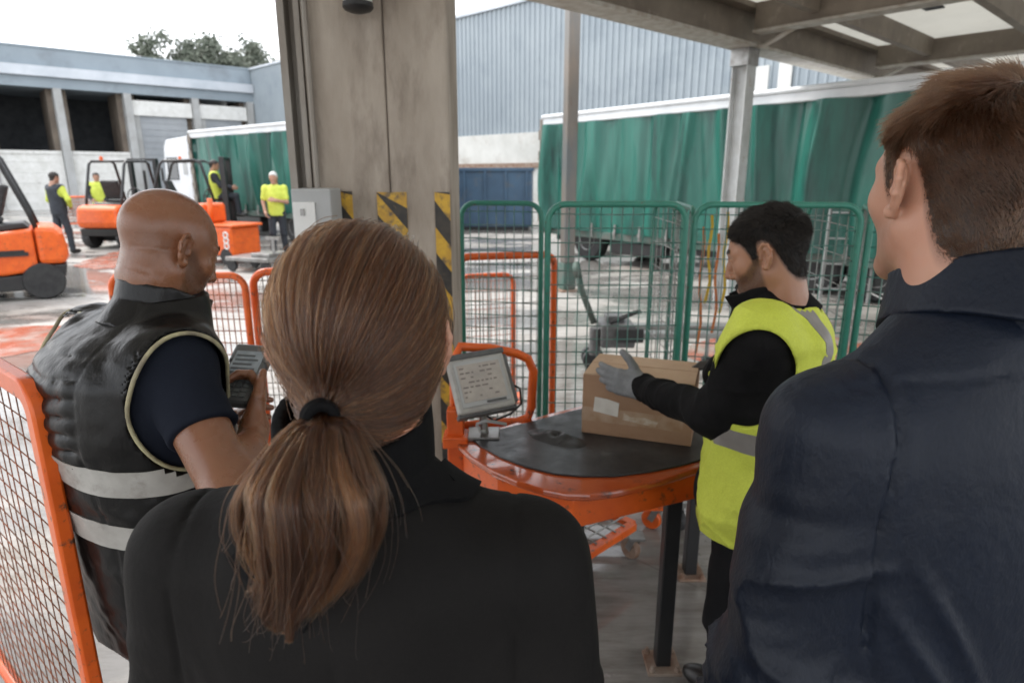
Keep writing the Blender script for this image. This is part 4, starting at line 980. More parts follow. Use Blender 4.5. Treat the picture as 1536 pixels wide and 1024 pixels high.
def hand_chains(wrist, d, n, side, curl=(20, 25, 20), thumb=(.75, .6, -.35), splay=5, thumb_curl=15, sc=1.0, curls=None):
    """finger chains in world space; side +1 left hand, -1 right hand; n is the normal of the back of the hand"""
    f = axes_frame(wrist, d, n); f.sc = sc; out = []
    base = [(.030, .088), (.0105, .093), (-.010, .089), (-.029, .080)]; ln = [(.040, .025, .021), (.044, .029, .022), (.041, .027, .022), (.032, .020, .019)]
    for i in range(4):
        cu = curls[i] if curls else curl
        x, y = base[i]; p = A3(x * side, y, -.001); ang = 0; sp = math.radians((1.5 - i) * splay) * side; pts = [p - A3(0, .03, 0), p]
        for k in range(3):
            ang += math.radians(cu[k]); dv = A3(math.sin(sp) * math.cos(ang), math.cos(sp) * math.cos(ang), -math.sin(ang)); p = p + dv * ln[i][k]; pts.append(p)
        r = .0092 if i < 3 else .0080
        out.append(([f.wa(q) for q in pts], [r * sc, r * 1.05 * sc, r * sc, r * .9 * sc, r * .78 * sc]))
    t = A3(thumb[0] * side, thumb[1], thumb[2]); t /= np.linalg.norm(t); p = A3(.022 * side, .022, -.008); pts = [p]
    for k, l in enumerate((.044, .033, .027)):
        p = p + t * l; pts.append(p); t = t + A3(-side * math.radians(thumb_curl), .12, -.02); t /= np.linalg.norm(t)
    out.append(([f.wa(q) for q in pts], [.0145 * sc, .0122 * sc, .0108 * sc, .0085 * sc]))
    return f, out
def hand_sdf(p, hc, fat=0.0, wr=.026):
    f, ch = hc; q = f.loc(p)
    d = rbox(q, (0, .050, 0), (.0405, .044, .0135), .0125); d = smin(d, ell(q, (.0, .028, -.006), (.034, .035, .016)), .015)
    d = smin(d, cap(q, (0, .012, 0), (0, -.05, 0), wr, wr * 1.06), .022) if wr else d
    d *= f.sc
    for i, (pts, rs) in enumerate(ch): d = smin(d, chain(p, pts, rs, .003), .011 if i < 4 else .016)
    return d - fat
def limb(p, pts, rs, k=.03): return chain(p, pts, rs, k)
def fold(p, a, b, fl, fa, amp, seed=0.0, tw=0.0):
    """cloth folds running round the limb a-b"""
    a = A3(*a); b = A3(*b); ax = b - a; L = np.linalg.norm(ax); ax = ax / L; r = p - a; s = r @ ax; pr = r - s[:, None] * ax
    q = pr * fa + ax[None] * ((s * fl + tw * (pr @ A3(.7, .5, .5)) * fl)[:, None]) + seed
    r = np.clip(ridge(q) * .5 + .5, 0, 1)
    return amp * (1.7 * r ** 3 - .5 + .45 * vn(q * 2.1 + 5))
def bbox(pts, m):
    a = np.array([list(x) for x in pts]); return a.min(0) - m, a.max(0) + m
def radial(sdf, o, dirs, r0=.0, r1=.5, it=22):
    """outermost surface point along each direction from o (o: (3,) or (N,3))"""
    N = len(dirs); o = np.broadcast_to(o, (N, 3)); hi = np.full(N, r1); lo = np.full(N, r0)
    # coarse inward march, then bisect
    st = np.linspace(r1, r0, 26); found = np.zeros(N, bool); prev = np.full(N, r1)
    for s in st:
        d = sdf(o + dirs * s); h = (d < 0) & ~found; lo[h] = s; hi[h] = prev[h]; found |= h; prev[~found] = s
        if found.all(): break
    for _ in range(it - 8):
        m = (lo + hi) / 2; ins = sdf(o + dirs * m[:, None]) < 0; lo = np.where(ins, m, lo); hi = np.where(ins, hi, m)
    return o + dirs * ((lo + hi) / 2)[:, None], found
def grid_faces(nu, nv, close_u=False):
    fs = []
    for i in range(nu if close_u else nu - 1):
        for j in range(nv - 1): fs.append((i * nv + j, ((i + 1) % nu) * nv + j, ((i + 1) % nu) * nv + j + 1, i * nv + j + 1))
    return fs
def ribbon(name, sdf, lines, off, m, parent, thick=.002, close=False):
    """a strip laid on a surface: lines is a list of (origins, dirs) rows, one row per position across the strip"""
    rows = [radial(sdf, o, d)[0] + d * off for o, d in lines]; nv = len(rows); nu = len(rows[0])
    top = np.stack(rows, 1).reshape(-1, 3); dd = np.stack([np.broadcast_to(d, (nu, 3)) for _, d in lines], 1).reshape(-1, 3); bot = top - dd * (thick + off)
    fs = grid_faces(nu, nv, close); n = len(top); allf = [f for f in fs] + [tuple(i + n for i in f[::-1]) for f in fs]
    for i in range(nu if close else nu - 1):
        j = (i + 1) % nu
        allf.append((j * nv, i * nv, i * nv + n, j * nv + n)); allf.append((i * nv + nv - 1, j * nv + nv - 1, j * nv + nv - 1 + n, i * nv + nv - 1 + n))
    if not close:
        for j in range(nv - 1):
            allf.append((j, j + 1, j + 1 + n, j + n)); e = (nu - 1) * nv; allf.append((e + j + 1, e + j, e + j + n, e + j + 1 + n))
    o = link_mesh(name, np.concatenate([top, bot]), allf, m, parent, smooth=True)
    bm = bmesh.new(); bm.from_mesh(o.data); bmesh.ops.recalc_face_normals(bm, faces=bm.faces[:])
    for e in bm.edges:
        if len(e.link_faces) == 2 and e.calc_face_angle(0) > .9: e.smooth = False
    bm.to_mesh(o.data); bm.free(); return o
def wrap_band(name, sdf, fr, zf, half, m, parent, off=.0015, a0=0, a1=2 * PI, n=120, rows=4, cy=0.0, cx=0.0):
    """a horizontal strip round the body; zf(angle) gives its height; angle 0 = right, 90 = front"""
    full = abs(a1 - a0 - 2 * PI) < 1e-6; th = np.linspace(a0, a1, n, endpoint=not full); L = []
    D = np.stack([np.cos(th), np.sin(th), np.zeros(n)], 1) @ fr.R.T
    for k in range(rows):
        z = np.array([zf(t) for t in th]) + half * (2 * k / (rows - 1) - 1)
        L.append((fr.wa(np.stack([np.full(n, cx), np.full(n, cy), z], 1)), D))
    return ribbon(name, sdf, L, off, m, parent, close=full)
def over_band(name, sdf, fr, x_of, half, zc, m, parent, off=.0015, a0=-.3, a1=PI + .3, n=70, rows=4, yc=0.0):
    """a strip over the shoulder; angle 0 = front, 90 = up, 180 = back"""
    th = np.linspace(a0, a1, n); D = np.stack([np.zeros(n), np.cos(th), np.sin(th)], 1) @ fr.R.T; L = []
    for k in range(rows):
        x = np.array([x_of(t) for t in th]) + half * (2 * k / (rows - 1) - 1)
        L.append((fr.wa(np.stack([x, np.full(n, yc), np.full(n, zc)], 1)), D))
    return ribbon(name, sdf, L, off, m, parent)
# ------------------------------------------------------------------ skin, hair and cloth
def skin_mat(name, col, red, stub=None, stubamt=0.0, rough=.42):
    m, nt, b = ntree(name)
    f = noise(nt, 26, 5, .6); base = ramp(nt, f, [(.3, col), (.7, tuple(c * .84 + r * .16 for c, r in zip(col, red)))])
    base = mixc(nt, ramp(nt, noise(nt, 9, 3), [(.45, 0.0), (.7, .35)]), base, red)
    at = nt.nodes.new('ShaderNodeAttribute'); at.attribute_name = 'lip'; base = mixc(nt, at.outputs['Fac'], base, tuple(r * .8 for r in red))
    if stub is not None:
        at2 = nt.nodes.new('ShaderNodeAttribute'); at2.attribute_name = 'stubble'
        grain = ramp(nt, noise(nt, 900, 2), [(.35, .55), (.65, 1.0)]); k = nt.nodes.new('ShaderNodeMath'); k.operation = 'MULTIPLY'
        nt.links.new(at2.outputs['Fac'], k.inputs[0]); nt.links.new(grain, k.inputs[1]); k2 = nt.nodes.new('ShaderNodeMath'); k2.operation = 'MULTIPLY'; k2.inputs[1].default_value = stubamt
        nt.links.new(k.outputs[0], k2.inputs[0]); base = mixc(nt, k2.outputs[0], base, stub)
    nt.links.new(base, b.inputs['Base Color']); nt.links.new(ramp(nt, noise(nt, 30, 4), [(.3, rough - .07), (.7, rough + .12)]), b.inputs['Roughness'])
    b.inputs['Subsurface Weight'].default_value = .18; b.inputs['Subsurface Radius'].default_value = (.011, .004, .002); b.inputs['Subsurface Scale'].default_value = .6
    bumpn(nt, b, mixc(nt, .5, noise(nt, 420, 3), noise(nt, 110, 4)), .34, .0018); return m
def cloth_mat(name, col, rough=.85, weave=900, amt=.25, col2=None, vs=5, sheen=.15, spec=.3, cr=16, crs=.28):
    m, nt, b = ntree(name)
    c2 = col2 or tuple(min(1, c * 1.35 + .003) for c in col)
    base = ramp(nt, noise(nt, vs, 5, .6), [(.35, col), (.7, c2)]); base = mixc(nt, ramp(nt, noise(nt, 260, 2), [(.3, .0), (.7, .3)]), base, tuple(c * .55 for c in col))
    nt.links.new(base, b.inputs['Base Color']); b.inputs['Roughness'].default_value = rough; b.inputs['Specular IOR Level'].default_value = spec * .3
    b.inputs['Sheen Weight'].default_value = sheen * .06; b.inputs['Sheen Roughness'].default_value = .3
    n1 = bumpn(nt, b, noise(nt, cr, 5, .62, stretch=(1, 1, .55)), crs, .012)
    bumpn(nt, b, mixc(nt, .5, noise(nt, weave, 2), noise(nt, 60, 4)), amt, .0015, n1); return m
def hair_mat(name, c1, c2, c3, rough=.3):
    m = bpy.data.materials.new(name); m.use_nodes = True; nt = m.node_tree; nt.nodes.clear()
    o = nt.nodes.new('ShaderNodeOutputMaterial'); h = nt.nodes.new('ShaderNodeBsdfHairPrincipled'); h.parametrization = 'COLOR'
    i = nt.nodes.new('ShaderNodeHairInfo'); at = nt.nodes.new('ShaderNodeAttribute'); at.attribute_name = 'tone'; ad = nt.nodes.new('ShaderNodeMath'); ad.operation = 'MULTIPLY_ADD'
    ad.inputs[1].default_value = .6; nt.links.new(i.outputs['Random'], ad.inputs[0]); nt.links.new(at.outputs['Fac'], ad.inputs[2]); r = ramp(nt, ad.outputs[0], [(0, c1), (.55, c2), (1, c3)])
    nt.links.new(r, h.inputs['Color']); h.inputs['Roughness'].default_value = rough; h.inputs['Radial Roughness'].default_value = .4
    nt.links.new(h.outputs[0], o.inputs['Surface']); return m
def face_masks(o, fr):
    """lip and stubble attributes from head-local position"""
    V = np.empty(len(o.data.vertices) * 3, dtype=np.float32); o.data.vertices.foreach_get('co', V); V = V.reshape(-1, 3) + np.array(wloc(o)); q = fr.loc(V.astype(float)); x = np.abs(q[:, 0])
    lip = np.clip(1 - (np.sqrt((x / .024) ** 2 + ((q[:, 2] + .0695) / .0115) ** 2)), 0, 1) * 3 * (q[:, 1] > .07); attr(o, 'lip', np.clip(lip, 0, .7))
    return q, x
LOG = []
def shoe(parent, m, a, yaw):
    f = Fr((a[0], a[1], 0), yaw)
    def s(p):
        q = f.loc(p); d = smin(ell(q, (0, .10, .035), (.045, .10, .042)), ell(q, (0, -.01, .05), (.040, .065, .055)), .05); d = smin(d, cap(q, (0, -.01, .06), (0, -.01, .12), .045), .03)
        return np.maximum(d, -q[:, 2])
    V, Q = sdf_mesh(s, (a[0] - .3, a[1] - .3, -.01), (a[0] + .3, a[1] + .3, .2), .008); return link_mesh('shoe', V, Q, m, parent, smooth=True)
M_shoe = mat('black shoe leather', (.015, .014, .013), .4, bump=.1)
def trousers(parent, m, legs, pelvis, top, h=.009, seed=0, wide=1.0):
    """legs: two of (hip, knee, ankle)"""
    def s(p):
        d = ell(p, pelvis, (.165 * wide, .125 * wide, .16))
        for hp, kn, an in legs:
            e = limb(p, (hp, kn, an), (.092 * wide, .072 * wide, .060 * wide), .03)
            e = e - fold(p, hp, an, 14, 7, .005, seed) * np.clip(1.3 - (p[:, 2] - .0) * .5, .3, 1); d = smin(d, e, .03)
        return np.maximum(d, np.maximum(p[:, 2] - top, .045 - p[:, 2]))
    lo, hi = bbox([x for l in legs for x in l] + [pelvis], .2); hi[2] = top + .03; lo[2] = 0
    V, Q = sdf_mesh(s, lo, hi, h); return link_mesh('trousers', V, Q, m, parent, smooth=True)

def plain_hair_mat(name, c1, c2):
    m, nt, b = ntree(name); i = nt.nodes.new('ShaderNodeHairInfo'); nt.links.new(ramp(nt, i.outputs['Random'], [(0, c1), (1, c2)]), b.inputs['Base Color'])
    b.inputs['Roughness'].default_value = .42; b.inputs['Specular IOR Level'].default_value = .22; return m
def beard_mask(q): return np.clip((np.interp(q[:, 1], [0, .02, .05, .09], [.022, .010, -.022, -.037]) - q[:, 2]) / .014, 0, 1) * np.clip((q[:, 1] - .004) / .01, 0, 1) * np.clip((q[:, 2] + .124) / .012, 0, 1) * ~((np.abs(q[:, 0]) < .021) & (np.abs(q[:, 2] + .0695) < .0095))
def beard_line(q): return RNG.random(len(q)) < beard_mask(q)
hairy = lambda q, sh: np.clip((q[:, 2] - hairline(q[:, 1]) - sh + .010) / .016, 0, 1) * (np.abs(q[:, 0]) < .0765 + 0 * q[:, 0])
# ================================================================== woman with a ponytail (foreground centre)
WC = Vector((-.165, .625, 0)); WF = Fr((WC.x, WC.y, 0), 2)
wo = empty('person', WC, 'woman with a long brown ponytail in a charcoal jacket, seen from behind', 'person')
HF = Fr((-.152, .625, 1.530), -3, 2, 0, .95)
M_skin_w = skin_mat('fair skin', (.47, .26, .18), (.45, .18, .11))
W_prof = Prof([(.70, .185, .135, .0), (.85, .195, .14, -.005), (1.0, .178, .125, 0), (1.12, .182, .124, -.004), (1.22, .196, .122, -.010), (1.29, .200, .112, -.016), (1.335, .178, .098, -.02), (1.365, .140, .084, -.02), (1.39, .105, .072, -.018), (1.415, .078, .066, -.014), (1.445, .066, .062, -.008), (1.46, .060, .056, -.004)], 2.15)
wa = {s: [WF.w(s * .186, -.018, 1.305), WF.w(s * .228, -.03, 1.03), WF.w(s * .225, .08, .80)] for s in (-1, 1)}
def w_jacket(p):
    q = WF.loc(p); d = W_prof(q)
    for s in (-1, 1):
        a = limb(p, wa[s], (.058, .050, .040), .03); a = a - fold(p, wa[s][0], wa[s][1], 16, 6, .0035, 3 + s) * np.clip((1.28 - p[:, 2]) * 8, 0, 1); d = smin(d, a, .055)
        # armhole seam
        d = d + .0034 * np.exp(-(((q[:, 0] * s - .168 - .03 * np.clip(1.33 - q[:, 2], -.05, .2)) / .003) ** 2)) * (q[:, 2] > 1.16)
    d = d - .0025 * vn(q * A3(7, 7, 4) + 2) - .003 * ridge(np.c_[q[:, 0] * 9 + q[:, 2] * 5, q[:, 1] * 3, q[:, 2] * 2.2]) * np.clip((1.30 - q[:, 2]) * 5, 0, 1)
    d = d + .0030 * np.exp(-((q[:, 0] / .003) ** 2)) * (q[:, 1] < 0)                       # centre back seam
    for s in (-1, 1):
        u = (1.27 - q[:, 2]) - (.17 - q[:, 0] * s) * 1.9; d = d - .007 * np.exp(-(u / .02) ** 2) * np.clip((.165 - q[:, 0] * s) * 12, 0, 1) * np.clip((q[:, 0] * s - .05) * 12, 0, 1) * (q[:, 1] < .02)
    d = smax(d, -cap(q, (0, .01, 1.40), (0, .02, 1.6), .055), .008)
    d = np.maximum(d, .72 - p[:, 2])
    for s in (-1, 1):
        w_ = A3(*wa[s][2]); dr = w_ - A3(*wa[s][1]); dr /= np.linalg.norm(dr); d = np.maximum(d, np.where(np.linalg.norm(p - w_, axis=1) < .09, (p - w_) @ dr - .0, -1))
    return d
M_jack_w = cloth_mat('charcoal wool', (.0075, .0069, .0066), .75, 700, .4, (.0135, .0122, .0116), sheen=.2, spec=.45, cr=10, crs=.4)
V, Q = sdf_mesh(w_jacket, (-.52, .38, .70), (.22, .86, 1.47), .0055); link_mesh('jacket', V, Q, M_jack_w, wo, smooth=True)
# stand collar of the top below and the shoulder strap
M_strap = cloth_mat('black webbing', (.006, .006, .0065), .8, 1100, .3)
def w_collar(p):
    q = WF.loc(p); d = np.abs(ell(q, (.002, -.010, 1.42), (.079, .088, .22)) + .004) - .0065; return np.maximum(d, np.maximum(1.395 - q[:, 2], q[:, 2] - 1.474 + .25 * np.clip(q[:, 1], -.1, .1) * -1 - .0))
V, Q = sdf_mesh(w_collar, (-.28, .5, 1.36), (-.04, .74, 1.53), .0035); link_mesh('collar', V, Q, M_strap, wo, smooth=True)
sp_px = [(470, 905), (500, 850), (530, 800), (562, 756), (600, 722), (640, 700), (675, 690), (706, 688)]
sp = np.array([list(P(u, v, Y=.555 + .012 * max(0, i - 4))) for i, (u, v) in enumerate(sp_px)]); t_ = np.linspace(0, 7, 50); sp = np.stack([np.interp(t_, range(8), sp[:, k]) for k in range(3)], 1)
sp = np.concatenate([sp, sp[-1:] + np.outer(np.linspace(0, 1, 14)[1:], A3(.012, .13, -.03))])
lines = []; tg_ = np.gradient(sp, axis=0); tg_ /= np.linalg.norm(tg_, axis=1)[:, None]
axis_pt = WF.wa(np.stack([np.full(len(sp), .0), np.full(len(sp), 0.0), np.full(len(sp), 1.22)], 1))
for k in range(5):
    side = np.cross(tg_, sp - axis_pt); side /= np.linalg.norm(side, axis=1)[:, None]; q = sp + side * .027 * (k / 2 - 1); D = q - axis_pt; D /= np.linalg.norm(D, axis=1)[:, None]; lines.append((axis_pt, D))
ribbon('shoulder_strap', w_jacket, lines, .006, M_strap, wo, .003)
# body: head, neck and hands
whc = {s: hand_chains(wa[s][2], (0.0, .35, -.93), (s * .95, .0, .1), 1 if s < 0 else -1, (25, 30, 25), sc=.92) for s in (-1, 1)}
def w_core(p):
    q = WF.loc(p); d = W_prof(q, -.022)
    for s in (-1, 1): d = smin(d, limb(p, wa[s], (.042, .036, .026), .03), .03); d = smin(d, limb(p, (WF.w(s * .09, 0, .86), WF.w(s * .085, .01, .47), WF.w(s * .08, -.01, .09)), (.075, .05, .04)), .04)
    return d
def w_head(p): return head_sdf(HF.loc(p), .050, .93, .92, (-.005, -.035, -.175)) * HF.sc
parts = [sdf_mesh(w_head, (-.26, .50, 1.345), (-.045, .76, 1.67), .0028), sdf_mesh(w_core, (-.5, .4, .06), (.2, .85, 1.44), .011)]
for s in (-1, 1):
    lo, hi = bbox([x for c in whc[s][1] for x in c[0]], .03); parts.append(sdf_mesh(lambda p: hand_sdf(p, whc[s]), lo, hi, .004))
V, Q = join(*parts); o = link_mesh('body', V, Q, M_skin_w, wo, smooth=True); face_masks(o, HF)
legs = [(WF.w(s * .09, 0, .84), WF.w(s * .085, .015, .46), WF.w(s * .08, -.01, .08)) for s in (-1, 1)]
M_trou = cloth_mat('black trouser cloth', (.010, .010, .011), .85)
trousers(wo, M_trou, legs, WF.w(0, 0, .84), .93)
for l in legs: shoe(wo, M_shoe, l[2], 2)
# ---- hair
tie = A3(-.0225, -.112, -.040)
def w_hull(q):
    """smoothed hair volume, head-local"""
    a = q.copy(); d = ell(a, (0, -.012, .034), (.0862, .1075, .0970)); d = smin(d, ell(a, (0, .02, .0), (.078, .08, .085)), .03)
    d = smin(d, cap(a, (.0, -.035, -.035), (-.018, -.088, -.043), .062, .012), .045)
    d = smin(d, cap(a, (0, -.035, -.06), (0, -.045, -.088), .052, .044), .03)
    return d
def w_cap(p):
    q = HF.loc(p); ax = np.abs(q[:, 0]); d = w_hull(q) + .0035
    # open face, ears and nape
    line = np.interp(q[:, 1], [-.12, -.06, -.035, -.01, .012, .03, .06, .11], [-.098, -.098, -.060, -.012, -.008, .028, .055, .074])
    return smax(d, (line - q[:, 2]) * .8, .006) * HF.sc
V, Q = sdf_mesh(w_cap, (-.27, .48, 1.40), (-.03, .75, 1.68), .004)
M_haircap = mat('brown hair', (.022, .010, .005), .45, col2=(.04, .019, .010), vs=60, stretch=(1, 1, .1))
hcap = link_mesh('hair', V, Q, M_haircap, wo, smooth=True)
M_hair_w = hair_mat('brown hair strands', (.010, .0030, .0010), (.034, .0112, .0037), (.14, .058, .022), .32)
hc = A3(0, -.012, .018)
def on_hull(dirs, extra): 
    pts, _ = radial(w_hull, hc, dirs, .02, .2, 22); return pts + dirs * extra[:, None]
N, K = 9500, 15
RD = []
while len(RD) < N:
    d = RNG.normal(size=(4000, 3)); d /= np.linalg.norm(d, axis=1)[:, None]; pt = hc + d * .1
    line = np.interp(pt[:, 1], [-.12, -.06, -.035, -.01, .012, .03, .06, .11], [-.096, -.096, -.055, -.004, .0, .030, .052, .066])
    ok = (pt[:, 2] > line); RD += list(d[ok])
RD = np.array(RD[:N]); td = (tie - hc) / np.linalg.norm(tie - hc)
clump = vn(RD * 9) * .6 + vn(RD * 23) * .4
pts = np.empty((N, K, 3)); tt = np.linspace(0, 1, K); lift = RNG.gamma(1.6, .0011, N)
wv = RNG.normal(size=(N, 3)) * .010
for k, t in enumerate(tt):
    om = np.arccos(np.clip(RD @ td, -1, 1)); om = np.maximum(om, 1e-3); so_ = np.sin(om) + 1e-6
    e = t ** .92; d = (np.sin((1 - e) * om) / so_)[:, None] * RD + (np.sin(e * om) / so_)[:, None] * td
    # strands settle beside each other instead of meeting in one line; sides sweep down before turning in
    d = d + wv * math.sin(PI * t) + np.stack([np.zeros(N), np.zeros(N), -.10 * math.sin(PI * min(1, t * 1.2)) * np.abs(RD[:, 0])], 1)
    d /= np.linalg.norm(d, axis=1)[:, None]
    ex = lift * (1 - .8 * t) + .0032 * vn(np.c_[RD * 14 + 3, ][:, :3] + t * .6) * (1 - t)
    pts[:, k] = on_hull(d, ex)
    if t > .9: pts[:, k] = pts[:, k] * (1 - (t - .9) * 8) + (tie + RNG.normal(size=(N, 3)) * .005) * (t - .9) * 8
pr = np.linspace(1, .75, K)
hair('hair_strands', HF.wa(pts.reshape(-1, 3)).reshape(N, K, 3), .00034 * np.ones((N, 1)) * pr, M_hair_w, hcap, .22 + .55 * (vn(RD * 8) * .6 + vn(RD * 21) * .5))
# flyaways round the crown
N2 = 260; k0 = RNG.integers(0, N, N2); fl = pts[k0, 2:10].copy(); up = np.linspace(0, 1, 8)[None, :, None]
fl = fl + (fl - hc) / np.linalg.norm(fl - hc, axis=2, keepdims=True) * (up * (1.6 - up)) * RNG.gamma(1.5, .005, (N2, 1, 1)) + RNG.normal(size=(N2, 1, 3)) * .006 * up
hair('flyaway_strands', HF.wa(fl.reshape(-1, 3)).reshape(N2, 8, 3), .00016, M_hair_w, hcap)
# ponytail, in world space
tw_ = HF.w(*tie); ctrl = [(490, 604, .520), (484, 636, .492), (476, 685, .468), (472, 740, .457), (468, 795, .456), (462, 845, .461), (454, 890, .467), (446, 930, .473)]
cl = np.array([list(P(u, v, Y=y)) for u, v, y in ctrl]); cl[0] = tw_
s_ = np.linspace(0, 7, 26); ccl = np.stack([_pchip(np.arange(8.0), cl[:, k], s_) for k in range(3)], 1)
wid = _pchip(np.array([0, .5, 1, 2, 3, 4, 5, 6, 7.]), np.array([.0085, .0140, .023, .041, .052, .049, .041, .031, .016]), s_)
def pony_offset(N, shell):
    a = RNG.uniform(0, 2 * PI, N); r = np.sqrt(RNG.random(N)) if not shell else np.sqrt(RNG.uniform(.72, 1, N)); return a, r
NP, KP = 13000, 26; a_, r_ = pony_offset(NP, False); sh = RNG.random(NP) < .6; r_ = np.where(sh, np.sqrt(RNG.uniform(.7, 1.0, NP)), r_)
a_ = a_ + .25 * np.sin(a_ * 5); drift = RNG.normal(size=(NP, 2)) * .2; phs = RNG.uniform(0, 6, NP); end = np.clip(RNG.normal(.93, .09, NP), .55, 1.06) - .10 * (np.cos(a_) > .25) * RNG.random(NP) - .16 * np.clip(np.cos(a_), 0, 1)
PT = np.empty((NP, KP, 3)); NL = 46
la = RNG.uniform(0, 2 * PI, NL); lr = np.sqrt(RNG.uniform(.15, 1, NL)); li = RNG.integers(0, NL, NP)
lk = np.argmin((np.cos(a_)[:, None] * r_[:, None] - (np.cos(la) * lr)[None]) ** 2 + (np.sin(a_)[:, None] * r_[:, None] - (np.sin(la) * lr)[None]) ** 2, axis=1); lk = np.where(RNG.random(NP) < .12, li, lk)
lph = RNG.uniform(0, 6, NL); lamp = RNG.uniform(.4, 1.3, NL); lend = RNG.normal(0, .055, NL); lcurl = RNG.normal(-.25, .5, NL); end = np.clip(end + lend[lk], .5, 1.08)
for k in range(KP):
    s = np.minimum(end * k / (KP - 1), 1.05) * 7; c0 = np.stack([np.interp(s, s_, ccl[:, j]) for j in range(3)], 1); wd = np.interp(s, s_, wid); f = s / 7
    x0, y0 = np.cos(a_) * r_, np.sin(a_) * r_; g = .62 * np.clip(f * 1.25, 0, 1)
    x = x0 * (1 - g) + (np.cos(la) * lr)[lk] * g * 1.12; y = y0 * (1 - g) + (np.sin(la) * lr)[lk] * g * 1.12
    x = x + drift[:, 0] * .5 * f + .36 * lamp[lk] * np.sin(f * 6.5 + lph[lk]) * f + lcurl[lk] * np.clip(f - .7, 0, 1) * 2.6; y = y + drift[:, 1] * .5 * f + .3 * lamp[lk] * np.cos(f * 5.5 + lph[lk] * 1.7) * f
    PT[:, k] = c0 + np.stack([x * wd * 1.03, y * wd * .66, 0 * x], 1)
    PT[:, k, 2] += (.012 * np.sin(f * 8 + lph[lk])) * f + .012 * np.abs(lcurl[lk]) * np.clip(f - .82, 0, 1) * 4
prf = np.r_[np.full(20, 1.0), np.linspace(1, .35, 6)]
pony_c = HF.w(*tie)
def pony_core(p):
    d = chain(p, ccl[9::3], np.minimum(wid[9::3] * .42, .022) - .004, .0); return d
V, Q = sdf_mesh(pony_core, *bbox(ccl, .09), .005); pt_o = link_mesh('ponytail', V, Q, M_haircap, wo, smooth=True)
hair('ponytail_strands', PT, .00027 * np.ones((NP, 1)) * prf, M_hair_w, pt_o, .2 + .5 * vn(np.c_[lph[lk] * 3, lk * .37, lk * .11]) + .15 * RNG.normal(size=NP))
NF = 240; kf = RNG.integers(0, NP, NF); FL = PT[kf].copy(); q_ = np.linspace(0, 1, KP)[None, :, None]
FL[..., 0:1] += RNG.normal(size=(NF, 1, 1)) * .022 * q_ ** 1.3; FL[..., 1:2] += RNG.normal(size=(NF, 1, 1)) * .016 * q_; FL[..., 2:3] += RNG.normal(size=(NF, 1, 1)) * .008 * q_
hair('loose_strands', FL, .0002, M_hair_w, pt_o)
b = MB(); tdir = Vector(ccl[2] - ccl[0]).normalized(); ax1 = tdir.orthogonal().normalized(); ax2 = tdir.cross(ax1)
for j, rr_ in ((-.006, .0118), (0, .0128), (.006, .0118)):
    b.tube([Vector(tw_) + tdir * (j + .004) + (ax1 * math.cos(a) + ax2 * math.sin(a)) * rr_ for a in [2 * PI * k / 24 for k in range(24)]], .0050, 8, close=True)
b.build('hair_tie', M_strap, wo, smooth=True)
# ================================================================== shared: short hair
def short_hair(parent, HF, m_cap, m_hair, thick, N, comb, lenf, rad, seed=1, wob=.003, line_shift=0.0, h=.0028, cap_thick=.5, K=5, jit=.35, base=skull):
    """a close cap that follows the skull above the hairline, and strands on it; comb(q, n) gives the lie of the hair"""
    def capf(p):
        q = HF.loc(p); ln = hairline(q[:, 1]) + line_shift + .008 + wob * vn(q * 160); a = q.copy()
        t = np.clip((q[:, 2] - ln) * .35, 0, 1); t = np.minimum(t, thick(q) * cap_thick * .4)
        return np.maximum(base(a) - t + .0002, (ln - q[:, 2]) * .9) * HF.sc
    def capw(p):
        q = HF.loc(p); return np.maximum(base(q) - .0004, (hairline(q[:, 1]) + line_shift - .004 - q[:, 2]) * .9) * HF.sc
    c = HF.o; V, Q = sdf_mesh(capf, c - .155, c + .17, h)
    V, Q = keep((V, Q), lambda f: (base(HF.loc(f)) > -.002))
    o = link_mesh('hair', V, Q, m_cap, parent, smooth=True)
    V2, Q2 = keep(sdf_mesh(capw, c - .155, c + .17, h), lambda f: np.abs(base(HF.loc(f))) < .004)
    p, n = sample_faces(V2, Q2, N); q = HF.loc(p); kk = RNG.random(N) < np.clip((q[:, 2] - hairline(q[:, 1]) - line_shift + .004) / .022, .04, 1); p, n, q = p[kk], n[kk], q[kk]; N = len(p); nl = n @ HF.R; ln = hairline(q[:, 1]) + line_shift
    L = lenf(q) * RNG.uniform(.6, 1.15, N); edge = np.clip((q[:, 2] - ln) / .022, 0, 1); L = L * (.18 + .82 * edge)
    cb = comb(q, nl); cb = cb - nl * (cb * nl).sum(1)[:, None]; cb /= np.linalg.norm(cb, axis=1)[:, None] + 1e-9
    cl = np.stack([vn(q * 55 + 9), vn(q * 55 + 31), vn(q * 55 + 57)], 1); cb = cb + cl * jit + RNG.normal(size=(N, 3)) * jit * .45
    pts = np.empty((N, K, 3)); th = thick(q); lay = RNG.random(N)
    for k in range(K):
        t = k / (K - 1); up = th * cap_thick * (1.0 - .55 * lay) * min(1, t * 2.2) ** .7
        pts[:, k] = q + nl * (-.0015 + up[:, None] + t * .22 * L[:, None]) + cb * (t * L)[:, None] - nl * (t * t * L * L * 2.2)[:, None]
    hair('hair_strands', HF.wa(pts.reshape(-1, 3)).reshape(N, K, 3), rad * np.ones((N, 1)) * np.linspace(1, .45, K), m_hair, o); return o
